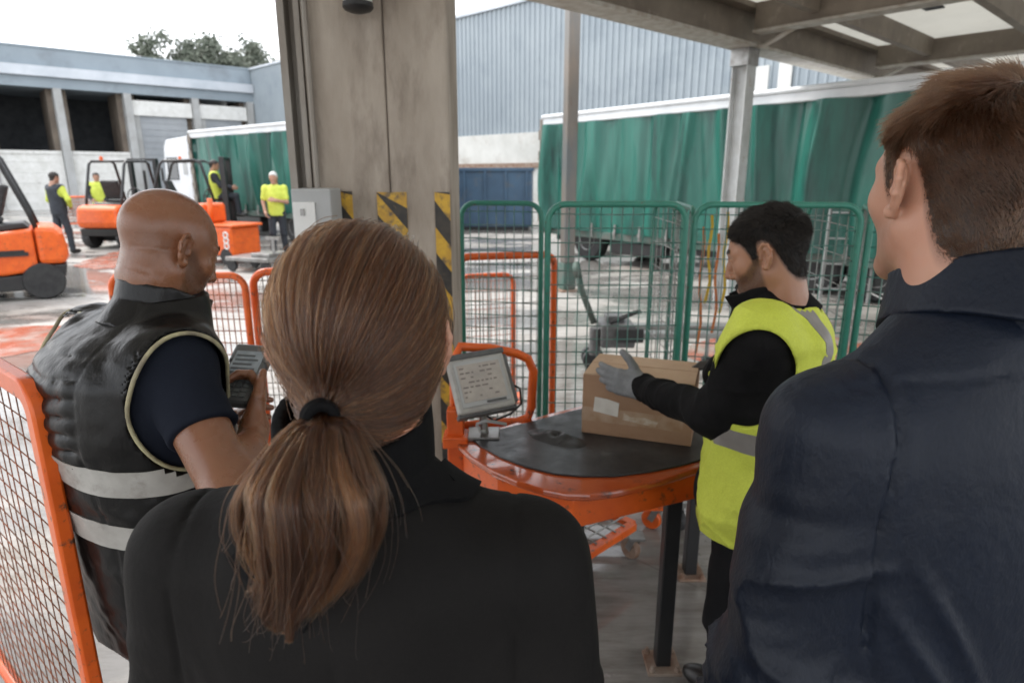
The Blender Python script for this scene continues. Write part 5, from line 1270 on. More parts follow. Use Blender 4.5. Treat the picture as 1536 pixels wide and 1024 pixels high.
# ================================================================== man in navy (foreground right)
RC = Vector((.56, .74, 0)); RF = Fr((RC.x, RC.y, 0), -10)
rm_ = empty('person', RC, 'tall man with short brown hair in a navy jacket, nearest on the right', 'person')
HR = Fr((.528, .772, 1.682), -4, -1, 0, 1.0)
M_skin_r = skin_mat('fair ruddy skin', (.48, .26, .175), (.47, .17, .10), stub=(.05, .028, .018), stubamt=.75)
R_prof = Prof([(.72, .20, .14, .0), (.9, .205, .145, 0), (1.05, .20, .142, -.004), (1.2, .207, .14, -.008), (1.30, .214, .136, -.012), (1.385, .210, .124, -.018), (1.445, .186, .108, -.022), (1.492, .154, .094, -.022), (1.53, .120, .083, -.020), (1.555, .094, .077, -.014), (1.578, .078, .072, -.008)], 2.2)
ra = {s: [RF.w(s * .198, -.012, 1.408), RF.w(s * .238, -.03, 1.10), RF.w(s * .222, .09, .86)] for s in (-1, 1)}
def r_jacket(p):
    q = RF.loc(p); d = R_prof(q)
    for s in (-1, 1):
        S, E, Wr = ra[s]; a = limb(p, ra[s], (.070, .064, .050), .03)
        m = np.clip((1.43 - p[:, 2]) * 6, 0, 1)
        a = a - fold(p, S, E, 19, 4.5, .0125, 7 + s, .55) * m - fold(p, E, Wr, 24, 6, .011, 3 + s, .6) * np.clip((1.2 - p[:, 2]) * 5, 0, 1) * .8
        # gathered lower sleeve seam
        d = smin(d, a, .045)
        arm = np.abs(q[:, 0] * s - (.168 - .10 * np.clip(1.47 - q[:, 2], -.05, .35) * .35 + .02 * np.sin((1.45 - q[:, 2]) * 9)))
        mk = np.clip((q[:, 2] - 1.14) * 20, 0, 1)
        d = d + (.0042 * np.exp(-(arm / .0034) ** 2) - .0018 * np.exp(-((arm - .010) / .005) ** 2)) * mk
        # folds that run from the armpit across the back
        bx_ = q[:, 0] * s; u = (1.33 - q[:, 2]) - (.17 - bx_) * 1.7
        d = d - .012 * np.exp(-((u) / .016) ** 2) * np.clip((.165 - bx_) * 12, 0, 1) * np.clip((bx_ - .03) * 12, 0, 1) * (q[:, 1] < .02)
        u2 = (1.27 - q[:, 2]) - (.19 - bx_) * 1.5
        d = d - .012 * np.exp(-((u2) / .017) ** 2) * np.clip((.185 - bx_) * 12, 0, 1) * np.clip((bx_ - .04) * 12, 0, 1) * (q[:, 1] < .02)
    d = d - .003 * vn(q * A3(6, 6, 4) + 1)
    yoke = np.abs(q[:, 2] - 1.47 - .15 * np.abs(q[:, 0])) if False else np.abs(q[:, 2] - (1.512 - .28 * np.abs(q[:, 0]) ** 1.2))
    d = d + .0028 * np.exp(-(yoke / .003) ** 2) * (q[:, 1] < -.0) * (q[:, 2] > 1.40)
    d = smax(d, -cap(q, (0, .02, 1.52), (0, .04, 1.7), .062), .008)
    return np.maximum(d, .74 - p[:, 2])
M_navy = cloth_mat('navy jacket cloth', (.0030, .0058, .0135), .5, 800, .25, (.0055, .0102, .0225), vs=4, sheen=.2, spec=1.0, cr=13, crs=.7)
lo, hi = bbox([x for s in (-1, 1) for x in ra[s]] + [RF.w(0, 0, 1.6), RF.w(0, .0, .74)], .17); hi[2] = 1.6; lo[2] = .72
V, Q = sdf_mesh(r_jacket, lo, hi, .0055); link_mesh('jacket', V, Q, M_navy, rm_, smooth=True)
CFR = Fr(RF.w(0, -.008, 1.562), -8, 18)
def r_collar(p):
    q = CFR.loc(p); z = q[:, 2]; r = np.sqrt((q[:, 0] / 1.04) ** 2 + ((q[:, 1] - .012) / 1.12) ** 2)
    d1 = np.abs(r - (.0755 + .10 * np.clip(.03 - z, 0, .08) + .04 * np.clip(z - .02, 0, .1))) - .0048
    d = np.maximum(d1, np.maximum(-.05 - z, z - .040 + .006 * vn(q * 22)))
    # the turned-down leaf outside
    d2 = np.abs(r - (.0835 + .28 * np.clip(.036 - z, 0, .1))) - .0042
    d2 = np.maximum(d2, np.maximum(-.026 - .02 * np.cos(q[:, 0] * 20) - z, z - .041))
    gap = np.maximum(np.abs(q[:, 0]) - .02, .04 - q[:, 1]) 
    return smax(smin(d, d2, .006), -np.maximum(np.abs(q[:, 0]) - .018, .05 - q[:, 1]), .004)
V, Q = sdf_mesh(r_collar, CFR.o - .15, CFR.o + .15, .0036); link_mesh('collar', V, Q, M_navy, rm_, smooth=True)
rhc = {s: hand_chains(ra[s][2] + A3(0, 0, -.0), (0.0, .3, -.95), (s * .95, .0, .1), 1 if s < 0 else -1, (22, 28, 22)) for s in (-1, 1)}
def r_core(p):
    q = RF.loc(p); d = R_prof(q, -.03)
    for s in (-1, 1): d = smin(d, limb(p, ra[s], (.045, .038, .028), .03), .03); d = smin(d, limb(p, (RF.w(s * .1, 0, .92), RF.w(s * .095, .01, .50), RF.w(s * .09, -.01, .09)), (.075, .05, .04)), .04)
    return d
parts = [sdf_mesh(lambda p: head_sdf(HR.loc(p), .060, 1.04, 1, (.004, -.045, -.19)) * HR.sc, HR.o - A3(.16, .16, .21), HR.o + A3(.16, .17, .15), .0026), sdf_mesh(r_core, lo * A3(1, 1, 0) + A3(0, 0, .06), hi - A3(0, 0, .07), .012)]
for s in (-1, 1):
    l2, h2 = bbox([x for c in rhc[s][1] for x in c[0]], .03); parts.append(sdf_mesh(lambda p: hand_sdf(p, rhc[s]), l2, h2, .004))
V, Q = join(*parts); o = link_mesh('body', V, Q, M_skin_r, rm_, smooth=True); q, x = face_masks(o, HR)
attr(o, 'stubble', np.clip(np.clip((-.02 - q[:, 2]) * 30, 0, 1) * np.clip((q[:, 1] - .0) * 30, 0, 1) * (q[:, 2] > -.15) * .4 + hairy(q, -.002) * .9, 0, 1))
legs = [(RF.w(s * .1, 0, .92), RF.w(s * .095, .015, .5), RF.w(s * .09, -.01, .08)) for s in (-1, 1)]
trousers(rm_, M_trou, legs, RF.w(0, 0, .9), 1.0, wide=1.05)
for l in legs: shoe(rm_, M_shoe, l[2], -10)
M_hcap_r = mat('short brown hair', (.020, .010, .0055), .6, col2=(.032, .017, .010), vs=90)
M_hair_r = hair_mat('short brown strands', (.017, .0064, .0028), (.048, .0195, .0085), (.16, .074, .033), .32)
r_thick = lambda q: np.clip(.003 + .011 * np.clip((q[:, 2] - .05) / .06, 0, 1), 0, .014)
def r_comb(q, n):
    top = np.clip((q[:, 2] - .06) / .05, 0, 1)[:, None]
    side = np.stack([0 * q[:, 0], -.75 + 0 * q[:, 0], -.75 + 0 * q[:, 0]], 1); tp = np.stack([.55 + 2 * q[:, 0], .8 + 0 * q[:, 0], .1 + 0 * q[:, 0]], 1)
    sw = np.array([[.02, -.055, .11]]); rr_ = q - sw; whirl = np.stack([rr_[:, 0] - .5 * rr_[:, 1], rr_[:, 1] + .5 * rr_[:, 0], rr_[:, 2]], 1); whirl /= np.linalg.norm(whirl, axis=1)[:, None] + .02
    return side * (1 - top) + (tp * .5 + whirl) * top
short_hair(rm_, HR, M_hcap_r, M_hair_r, r_thick, 42000, r_comb, lambda q: .0085 + .023 * np.clip((q[:, 2] - .03) / .08, 0, 1), .00034, line_shift=-.002, K=6, jit=.3, base=lambda q: head_sdf(q, .060, 1.04, 1, (.004, -.045, -.19), False))
# ================================================================== bald man with the handheld scanner (left)
BC = Vector((-.800, 1.30, 0)); BF = Fr((BC.x, BC.y, 0), 33)
bm_ = empty('person', BC, 'bald man in a black quilted vest with reflective bands, looking at a scanner', 'person')
HB = Fr((-.728, 1.345, 1.546), 34, 24, 0, 1.0)
M_skin_b = skin_mat('brown skin', (.215, .092, .046), (.20, .07, .034), stub=(.05, .03, .022), stubamt=.85, rough=.27)
B_prof = Prof([(.66, .19, .14, .0), (.8, .20, .15, 0), (.95, .207, .155, .0), (1.1, .205, .157, -.012), (1.22, .212, .156, -.024, .0), (1.31, .204, .146, -.024, .004), (1.36, .180, .126, -.010, .010), (1.39, .146, .107, .010, .020), (1.415, .112, .09, .030, .030), (1.435, .090, .080, .044, .036), (1.455, .078, .072, .052, .038)], 2.2)
ba = {1: [BF.w(.165, -.016, 1.325), (-.506, 1.04, 1.135), (-.548, 1.257, 1.174)], -1: [BF.w(-.168, -.0, 1.325), BF.w(-.23, .05, 1.06), BF.w(-.02, .27, 1.09)]}
def b_up(p, off=0.0):
    q = BF.loc(p); d = B_prof(q, off)
    for s in (-1, 1): d = smin(d, sph(p, ba[s][0], .072 + off), .05)
    return d
def b_quilt(q):
    """puffed rows on the upper back and sides, stitched lines between"""
    rows = np.abs(((q[:, 2] + .012 * vn(q * A3(9, 9, 6)) + .02 * np.abs(q[:, 0])) / .036) % 1 - .5) * 2
    puff = np.sqrt(np.clip(1 - rows ** 2.2, 0, 1)); mk = np.clip((q[:, 2] - 1.13) * 25, 0, 1) * np.clip((1.42 - q[:, 2]) * 25, 0, 1) * np.clip((.125 - np.abs(q[:, 0] + .02)) * 40, 0, 1)
    return (puff - .6) * .0085 * mk
def b_vest0(p):
    d = b_up(p, .012)
    for s in (-1, 1): S, E = A3(*ba[s][0]), A3(*ba[s][1]); d = smin(d, cap(p, S, S + (E - S) * .3, .088, .080), .035)
    return d
def b_vest(p):
    q = BF.loc(p); d = b_up(p, .012)
    for s in (-1, 1): S, E = A3(*ba[s][0]), A3(*ba[s][1]); d = smin(d, cap(p, S, S + (E - S) * .3, .091, .083), .035)
    d = d - b_quilt(q)
    d = d - .0035 * ridge(np.c_[q[:, 0] * 9 + q[:, 2] * 4, q[:, 1] * 6, q[:, 2] * 6]) * np.clip(.2 + (1.34 - q[:, 2]) * 4, .1, 1) - .002 * vn(q * 38)
    # princess seam beside the quilted panel
    sm = np.abs(q[:, 0] - .098 - .05 * np.clip(1.2 - q[:, 2], 0, .3)); d = d + .0022 * np.exp(-(sm / .003) ** 2) * (q[:, 1] < .03)
    for s in (-1, 1):
        A = BF.w(s * .200, -.002, 1.27); ax = BF.R @ A3(1, 0, 0) * s
        r = (p - A); along = r @ ax; pr = r - along[:, None] * ax; zz = pr[:, 2]; fw = pr @ (BF.R @ A3(0, 1, 0))
        hole = np.maximum((np.sqrt((zz / 1.30) ** 2 + (fw + .016) ** 2) - .108), -.055 - along)
        d = smax(d, -hole, .004)
    d = smax(d, -cap(q, (.036, .05, 1.42), (.045, .07, 1.65), .068), .008)
    return np.maximum(d, .70 + .05 * q[:, 1] + .006 * vn(q * 12) - q[:, 2])
M_vest = cloth_mat('black nylon', (.004, .0038, .0037), .30, 260, .15, (.0075, .007, .0068), vs=6, sheen=.0, spec=.9, cr=15, crs=.3)
l2, h2 = bbox([BF.w(s * .28, y, z) for s in (-1, 1) for y in (-.17, .17) for z in (.66, 1.53)], .02)
V, Q = sdf_mesh(b_vest, l2, h2, .0048); vo = link_mesh('vest', V, Q, M_vest, bm_, smooth=True)
BCF = Fr(BF.w(.036, .044, 1.430), 32, 20)
def b_collar(p):
    q = BCF.loc(p); r = np.sqrt((q[:, 0]) ** 2 + ((q[:, 1] - .006) / 1.12) ** 2); z = q[:, 2]
    d = np.abs(r - (.079 + .35 * np.clip(-z + .002, 0, .06) + .03 * np.clip(z, 0, .1))) - .0055
    d = np.maximum(d, np.maximum(-.055 - z, z - (.038 - .06 * np.clip(q[:, 1], -.03, .1)) + .003 * vn(q * 40)))
    return smax(d, -np.maximum(np.abs(q[:, 0]) - .012, .05 - q[:, 1]), .004)
V, Q = sdf_mesh(b_collar, BCF.o - .16, BCF.o + .16, .0036); link_mesh('collar', V, Q, M_vest, bm_, smooth=True)
M_reflect = mat('reflective tape', (.40, .385, .355), .45, col2=(.30, .285, .26), vs=12, dirt_or_shade=(.17, .15, .13), dscale=14, dlo=.55, dhi=.75, bump=.15, bs=60)
wrap_band('reflective_band', b_vest, BF, lambda t: 1.160 + .010 * math.sin(t) - .034 * math.cos(t), .028, M_reflect, bm_, n=150, rows=6)
wrap_band('reflective_band', b_vest, BF, lambda t: 1.030 + .008 * math.sin(t) - .026 * math.cos(t), .028, M_reflect, bm_, n=150, rows=6)
# armhole piping
M_pipe = mat('dirty cream piping', (.42, .38, .22), .6, col2=(.2, .17, .12), vs=22)
for s in (-1, 1):
    A = BF.w(s * .200, -.002, 1.27); ax = BF.R @ A3(1, 0, 0) * s; fwv = BF.R @ A3(0, 1, 0); pts = []
    for k in range(48):
        a = 2 * PI * k / 48; o_ = A + A3(0, 0, 1) * math.sin(a) * .106 * 1.30 + fwv * (math.cos(a) * .106 - .016)
        st = np.linspace(.10, -.10, 40); dd = b_vest0(o_ + np.outer(st, ax)) - .0005; i = int(np.argmax(dd < 0)) if (dd < 0).any() else 20
        pts.append(Vector(o_ + ax * st[i]))
    sm_ = [(pts[k - 1] + pts[k] * 2 + pts[(k + 1) % 48]) / 4 for k in range(48)]
    b = MB(); b.tube(sm_, .0042, 8, close=True); b.build('piping', M_pipe, vo, smooth=True)
# T-shirt
M_tee = cloth_mat('navy jersey', (.010, .0125, .020), .85, 900, .2, (.015, .018, .028), vs=6)
def b_tee(p):
    d = b_up(p, .002)
    for s in (-1, 1):
        S, E, _ = [A3(*x) for x in ba[s]]; M_ = S + (E - S) * .52; dr = (E - S) / np.linalg.norm(E - S)
        a = cap(p, S, M_, .072, .064) - fold(p, S, E, 13, 6, .004, 11 + s, .5); a = smax(a, (p - M_) @ dr + .004 * vn(p * 20), .004)
        hem = np.maximum(np.abs((p - M_) @ dr + .022) - .0018, -1); a = a + .0015 * np.exp(-((((p - M_) @ dr + .022) / .002) ** 2)); d = smin(d, a, .015)
    return np.maximum(d, .9 - p[:, 2])
l3, h3 = bbox([BF.w(s * .26, y, z) for s in (-1, 1) for y in (-.17, .17) for z in (.92, 1.5)] + [ba[1][1]], .05)
V, Q = sdf_mesh(b_tee, l3, h3, .005); link_mesh('t_shirt', V, Q, M_tee, bm_, smooth=True)
# scanner in the hand
sc0 = P(365, 564, t=1.42)
suy = (P(386, 528, t=1.49) - P(350, 606, t=1.355)).normalized(); sux = Vector((.93, .30, .03)); sux = (sux - suy * sux.dot(suy)).normalized(); sun_ = sux.cross(suy)
MS = Matrix(((sux.x, suy.x, sun_.x, sc0.x), (sux.y, suy.y, sun_.y, sc0.y), (sux.z, suy.z, sun_.z, sc0.z), (0, 0, 0, 1)))
# body of the man: head, arms, hands
hn = -sun_ * .25 + sux * 1.0
bw = A3(*ba[1][2]); hd = (sc0 + sux * .046 - suy * .015) - Vector(bw)
bh = {1: hand_chains(bw, tuple(hd.normalized()), tuple(hn), -1, thumb=(.55, .8, .1), curls=[(38, 55, 40), (42, 58, 42), (46, 60, 44), (50, 62, 44)], splay=4, thumb_curl=20, sc=.98),
      -1: hand_chains(ba[-1][2], tuple((sc0 - sux * .045 - suy * .03 - Vector(ba[-1][2])).normalized()), tuple(-sux - sun_ * .3), 1, thumb=(.55, .8, .1), curls=[(38, 55, 40)] * 4)}
def b_arm(p, s):
    d = limb(p, ba[s], (.060, .046, .030), .03); d = smin(d, cap(p, A3(*ba[s][1]) * .8 + A3(*ba[s][2]) * .2, A3(*ba[s][1]) * .45 + A3(*ba[s][2]) * .55, .046, .038), .03)
    return smin(d, hand_sdf(p, bh[s], 0, 0), .025)
def b_core(p):
    q = BF.loc(p); d = B_prof(q, -.025)
    for s in (-1, 1): d = smin(d, limb(p, (BF.w(s * .095, 0, .86), BF.w(s * .09, .01, .47), BF.w(s * .085, -.01, .09)), (.075, .05, .04)), .04)
    return d
def b_head(p):
    q = HB.loc(p); d = head_sdf(q, .060, 1.08, 1.05, (.0, .040, -.162)); d = smin(d, cap(q, (.022, -.038, -.075), (-.022, -.038, -.075), .030), .03)
    # the fold of the nape and a soft crease above it
    d = d + .0008 * np.exp(-((q[:, 2] + .058 + .10 * q[:, 0] ** 2 * 10) / .006) ** 2) * (q[:, 1] < -.03) + .0011 * np.exp(-((q[:, 2] + .022 - .2 * q[:, 1] - .02) / .006) ** 2) * (q[:, 1] < -.02) * (np.abs(q[:, 0]) > .02)
    return np.maximum(d * HB.sc, (1.37 - p[:, 2]))
parts = [sdf_mesh(b_head, HB.o - A3(.16, .16, .20), HB.o + A3(.17, .17, .15), .0027), sdf_mesh(b_core, l2 - A3(0, 0, .62), h2 - A3(0, 0, .05), .012)]
for s in (-1, 1):
    l4, h4 = bbox(list(ba[s]) + [x for c in bh[s][1] for x in c[0]], .08); parts.append(sdf_mesh(lambda p: b_arm(p, s), l4, h4, .0032))
V, Q = join(*parts); o = link_mesh('body', V, Q, M_skin_b, bm_, smooth=True); q, x = face_masks(o, HB)
beard = np.clip((-.025 - q[:, 2]) * 40, 0, 1) * np.clip((q[:, 1] - .008) * 40, 0, 1) * (np.linalg.norm(q, axis=1) < .17)
jawm = np.clip(1 - np.maximum(q[:, 2] + .03 - (.03 - q[:, 1]) * .4, 0) * 40, 0, 1)
attr(o, 'stubble', np.clip(beard_mask(q) * .8 + .34 * hairy(q, 0) * np.clip(.4 + vn(q * 14), 0, 1), 0, 1))
brow = RNG.random((900, 2)); bq = np.stack([.012 + .030 * brow[:, 0], .0985 - .022 * brow[:, 0] ** 1.6, .030 + .004 * np.sin(brow[:, 0] * 2.6) + (brow[:, 1] - .5) * .008], 1)
def onface(HF, sdf, q, out=.0004):
    o_ = q.copy(); o_[:, 1] = .02; pt, _ = radial(sdf, HF.wa(o_), np.broadcast_to(HF.R @ A3(0, 1, 0), (len(q), 3)), .02, .14, 22); r = HF.loc(pt); r[:, 1] += out; return r
def eyebrows(HF, m, parent, sdf):
    P0 = np.concatenate([bq, bq * A3(-1, 1, 1)]); P0 = onface(HF, sdf, P0); N = len(P0); s = np.sign(P0[:, :1]); pts = np.stack([P0 + np.concatenate([s * k * .0022, np.full((N, 1), .0003 - .0011 * k), np.full((N, 1), .0007 * k)], 1) for k in range(4)], 1)
    hair('eyebrow', HF.wa(pts.reshape(-1, 3)).reshape(N, 4, 3), .00030, m, parent)
M_blackhair = plain_hair_mat('black strands', (.005, .0045, .004), (.045, .036, .03))
eyebrows(HB, M_blackhair, o, b_head)
def eyes(HF, parent, iris):
    for s in (-1, 1):
        c = HF.w(s * .0315, .0772, .006); b = MB(); b.lathe([(.0118 * math.sin(a), -.0118 * math.cos(a)) for a in np.linspace(.01, PI - .01, 12)], c, HF.R @ A3(0, 1, 0), 16)
        ob = b.build('eye', mat('eye white', (.62, .58, .54), .2), parent, smooth=True)
# short beard stubble strands on the jaw
def beard_strands(HF, body_sdf, m, parent, N, L, cond):
    d = RNG.normal(size=(N * 3, 3)); d[:, 1] = np.abs(d[:, 1]); d /= np.linalg.norm(d, axis=1)[:, None]; o_ = HF.w(0, .02, -.05)
    pt, ok = radial(body_sdf, o_, d @ HF.R.T, .02, .16, 20); q = HF.loc(pt); k = cond(q) & ok; pt, q, dd = pt[k][:N], q[k][:N], (d @ HF.R.T)[k][:N]; n = len(pt)
    dn = np.array([[0, .3, -.9]]) @ HF.R.T; v = dd * .55 + dn * .7 + RNG.normal(size=(n, 3)) * .3; v /= np.linalg.norm(v, axis=1)[:, None]; l = L * RNG.uniform(.5, 1.2, (n, 1))
    hair('beard', np.stack([pt - dd * .001 + v * l * k for k in (0, .5, 1)], 1), .00022, m, parent)
beard_strands(HB, b_head, M_blackhair, o, 1400, .0025, beard_line)
legs = [(BF.w(s * .095, 0, .84), BF.w(s * .09, .015, .46), BF.w(s * .085, -.01, .08)) for s in (-1, 1)]
trousers(bm_, M_trou, legs, BF.w(0, 0, .82), .92)
for l in legs: shoe(bm_, M_shoe, l[2], 27)
# scanner
MSS = MS @ Matrix.Scale(1.10, 4)
sn = empty('handheld_scanner', sc0, 'black handheld barcode scanner with a grey screen in the bald man\'s hand', 'scanner')
b = MB(); b.box((-.036, -.082, -.013), (.036, .078, .013), .008, MSS); b.box((-.039, .03, -.016), (.039, .088, .014), .007, MSS); b.build('body', M_casedk, sn)
b = MB(); b.box((-.029, -.002, .0131), (.029, .062, .0150), .001, MSS); bz = b.build('screen', mat('scanner screen', (.30, .34, .37), .12, col2=(.22, .26, .29), vs=60), sn)
b = MB()
for k in range(4): b.box((-.024, .004 + k * .0135, .0151), (.022 - .009 * (k % 2), .009 + k * .0135, .0155), 0, MSS)
b.build('text_line', mat('screen text', (.07, .08, .09), .4), bz)
b = MB()
for r_ in range(5):
    for c_ in range(4): b.box((-.027 + c_ * .0142, -.074 + r_ * .0135, .0131), (-.016 + c_ * .0142, -.065 + r_ * .0135, .0160), .001, MSS)
b.build('keypad', mat('keypad grey', (.10, .11, .11), .5), sn)
b = MB(); b.box((.018, .066, .0141), (.028, .074, .0165), .001, MSS); b.build('yellow_key', M_yellow, sn)
# ================================================================== worker in the yellow vest
WK = Vector((.70, 1.655, 0)); KF = Fr((WK.x, WK.y, 0), -61)
wk = empty('person', WK, 'dark haired worker in a yellow vest and grey gloves handling the cardboard box', 'person')
HK = Fr((.668, 1.652, 1.498), -57, 18, 0, 1.0)
M_skin_k = skin_mat('tan skin', (.33, .165, .095), (.31, .12, .065), stub=(.016, .011, .009), stubamt=.92)
K_prof = Prof([(.70, .165, .125, .0), (.85, .175, .135, 0), (1.0, .172, .132, .0), (1.12, .182, .132, -.004), (1.22, .195, .13, -.01), (1.29, .196, .12, -.016), (1.325, .172, .106, -.018), (1.355, .138, .09, -.014), (1.38, .104, .08, -.006), (1.402, .085, .074, .004), (1.42, .076, .07, .008)], 2.2)
SL, SR_ = A3(.612, 1.508, 1.315), KF.w(.178, -.005, 1.31)
wl_px = P(966, 581, t=2.06); wl = A3(wl_px.x, wl_px.y, wl_px.z); el_l = P(1072, 622, t=1.70)
wr_ = A3(*(MBX @ Vector((BW + .085, BD * .82, BH + .025)))); el_r = KF.w(.28, .16, 1.07)
ka = {-1: [SL, A3(*el_l), wl], 1: [SR_, el_r, wr_]}
def k_up(p, off=0.0):
    q = KF.loc(p); d = K_prof(q, off)
    for s in (-1, 1): d = smin(d, sph(p, ka[s][0], .062 + off), .05)
    return d
def k_fleece(p):
    d = k_up(p, .002)
    for s in (-1, 1):
        S, E, Wr = ka[s]; a = limb(p, ka[s], (.070, .057, .043), .03); a = a - fold(p, S, E, 15, 6, .005, 2 + s, .6) - fold(p, E, Wr, 26, 5, .0045, 8 + s, .3) * np.clip(1 - np.linalg.norm(p - Wr, axis=1) * 3, .2, 1)
        dr = (A3(*Wr) - A3(*E)); dr /= np.linalg.norm(dr); a = smax(a, (p - Wr) @ dr - .012, .006); d = smin(d, a, .035)
    return np.maximum(d - .0015 * vn(p * 30), .95 - p[:, 2])
M_fleece = cloth_mat('black fleece', (.008, .0078, .008), .95, 500, .5, (.014, .0135, .014), vs=12, sheen=.35)
l5, h5 = bbox([x for s in (-1, 1) for x in ka[s]] + [KF.w(s * .24, y, 1.2) for s in (-1, 1) for y in (-.18, .18)], .09); l5[2] = .9; h5[2] = 1.5
V, Q = sdf_mesh(k_fleece, l5, h5, .005); link_mesh('fleece', V, Q, M_fleece, wk, smooth=True)
KCF = Fr(KF.w(.0, .010, 1.386), -60, 21)
def k_collar(p):
    q = KCF.loc(p); r = np.sqrt(q[:, 0] ** 2 + ((q[:, 1] - .012) / 1.2) ** 2); z = q[:, 2]; fr_ = np.clip(q[:, 1] / .09, -1, 1)
    d = np.abs(r - (.073 + .42 * np.clip(-z, 0, .06) + .12 * np.clip(z, 0, .1) * (1 + fr_))) - .006
    d = np.maximum(d, np.maximum(-.06 - z, z - (.041 - .004 * fr_) + .003 * vn(q * 35)))
    return smax(d, -np.maximum(np.abs(q[:, 0]) - .014 - .25 * np.clip(z + .01, 0, .1), .05 - q[:, 1]), .005)
V, Q = sdf_mesh(k_collar, KCF.o - .15, KCF.o + .16, .0036); link_mesh('collar', V, Q, M_fleece, wk, smooth=True)
def k_vest(p):
    q = KF.loc(p); d = k_up(p, .014)
    for s in (-1, 1): S, E = A3(*ka[s][0]), A3(*ka[s][1]); d = smin(d, cap(p, S, S + (E - S) * .25, .083, .076), .035)
    d = d - .011 * np.clip(ridge(np.c_[q[:, 0] * 9 + q[:, 2] * 4, q[:, 1] * 7 - q[:, 2] * 3, q[:, 2] * 6] + 4), 0, 1) ** 1.5 * np.clip((1.30 - q[:, 2]) * 4, .15, 1) - .004 * vn(q * 20) - .006 * np.clip(ridge(np.c_[q[:, 0] * 14 + q[:, 2] * 9, q[:, 1] * 9 - q[:, 2] * 12, q[:, 2] * 5] + 9), 0, 1) ** 3 - .012 * np.clip((1.0 - q[:, 2]) * 2.5, 0, 1)
    for s in (-1, 1):
        A = KF.w(s * .205, .012, 1.215); ax = KF.R @ A3(1, 0, 0) * s; r = p - A; al = r @ ax; fw = r @ (KF.R @ A3(0, 1, 0)); zz = r[:, 2] + fw * .25
        hole = np.maximum(np.sqrt((zz / 1.42) ** 2 + fw ** 2) - .094, -.07 - al); d = smax(d, -hole, .004)
    # neck opening, V at the front
    nk = np.maximum(np.sqrt(q[:, 0] ** 2 + (q[:, 1] - .012) ** 2) - .122, 1.27 - q[:, 2]); vv = np.maximum(np.abs(q[:, 0]) - np.clip((q[:, 2] - 1.12) * .32, 0, .2), -q[:, 1])
    d = smax(smax(d, -nk, .006), -vv, .004)
    return np.maximum(d, .725 + .03 * q[:, 1] + .006 * np.sin(q[:, 0] * 22) - q[:, 2])
M_hivis = cloth_mat('fluorescent yellow cloth', (.64, .70, .11), .6, 600, .3, (.56, .62, .08), vs=5, sheen=.05, cr=20, crs=.8)
l6, h6 = bbox([KF.w(s * .25, y, z) for s in (-1, 1) for y in (-.18, .2) for z in (.68, 1.46)], .03)
V, Q = sdf_mesh(k_vest, l6, h6, .0045); kvo = link_mesh('vest', V, Q, M_hivis, wk, smooth=True)
M_refl2 = mat('grey reflective tape', (.24, .225, .205), .5, col2=(.18, .165, .15), vs=10, bump=.1, bs=80)
wrap_band('reflective_band', k_vest, KF, lambda t: 1.035 + .012 * math.sin(t), .027, M_refl2, wk, n=150, rows=6)
for s in (-1, 1): over_band('reflective_band', k_vest, KF, lambda t, s=s: s * (.118 + .012 * math.cos(t) - .018 * math.sin(t)), .0215, 1.17, M_refl2, wk, a0=-.7, a1=PI + .62, n=90, rows=5)
# hem binding
hd_l = Vector(A3(*(MBX @ Vector((.085, -.02, BH * .74)))) - wl)
gl = {-1: hand_chains(wl, tuple((-fx * 1.0 + Vector((0, 0, .10)) + fy * .08)), tuple(-fy + Vector((0, 0, .12))), 1, thumb=(.85, .55, .05), curls=[(10, 22, 18), (14, 24, 20), (18, 26, 20), (22, 30, 22)], splay=4, thumb_curl=8, sc=1.0),
      1: hand_chains(wr_, tuple(-fx * .95 - fy * .25 + Vector((0, 0, -.12))), tuple(Vector((0, 0, 1)) + fy * .3), -1, thumb=(.7, .65, -.3), curls=[(15, 30, 25), (18, 34, 25), (22, 36, 25), (26, 38, 25)], splay=7, sc=.94)}
M_glove = cloth_mat('grey knitted glove', (.20, .205, .21), .85, 420, .5, (.26, .265, .27), vs=20); M_glove_shade = cloth_mat('shaded grey glove', (.085, .08, .075), .85, 420, .5, (.15, .14, .13), vs=20)  # far glove is darker: its shade is put into the colour
for s in (-1, 1):
    l7, h7 = bbox([x for c in gl[s][1] for x in c[0]] + [ka[s][2]], .045)
    def gsd(p):
        d = hand_sdf(p, gl[s], .0022, .029); dr = A3(*ka[s][1]) - A3(*ka[s][2]); dr /= np.linalg.norm(dr); return np.maximum(d - .0006 * vn(p * 190), (p - A3(*ka[s][2])) @ dr - .03)
    V, Q = sdf_mesh(gsd, l7, h7, .0028); link_mesh('glove', V, Q, M_glove if s < 0 else M_glove_shade, wk, smooth=True)
def k_head(p): return np.maximum(1.335 - p[:, 2], head_sdf(HK.loc(p), .056, .98, 1.08, (.0, -.008, -.165)) * HK.sc)
def k_core(p):
    q = KF.loc(p); d = K_prof(q, -.022)
    for s in (-1, 1): d = smin(d, limb(p, ka[s], (.044, .036, .026), .03), .03); d = smin(d, limb(p, (KF.w(s * .09, 0, .84), KF.w(s * .085, .01, .46), KF.w(s * .08, -.01, .09)), (.07, .05, .04)), .04)
    return d
V, Q = join(sdf_mesh(k_head, HK.o - A3(.16, .16, .19), HK.o + A3(.16, .16, .15), .0027), sdf_mesh(k_core, l5 * A3(1, 1, 0) + A3(0, 0, .06), h5 - A3(0, 0, .06), .012))
o = link_mesh('body', V, Q, M_skin_k, wk, smooth=True); q, x = face_masks(o, HK)
attr(o, 'stubble', np.clip(beard_mask(q) * .9 + hairy(q, -.003), 0, 1)); eyes(HK, o, None)
eyebrows(HK, M_blackhair, o, k_head); beard_strands(HK, k_head, M_blackhair, o, 1500, .003, beard_line)
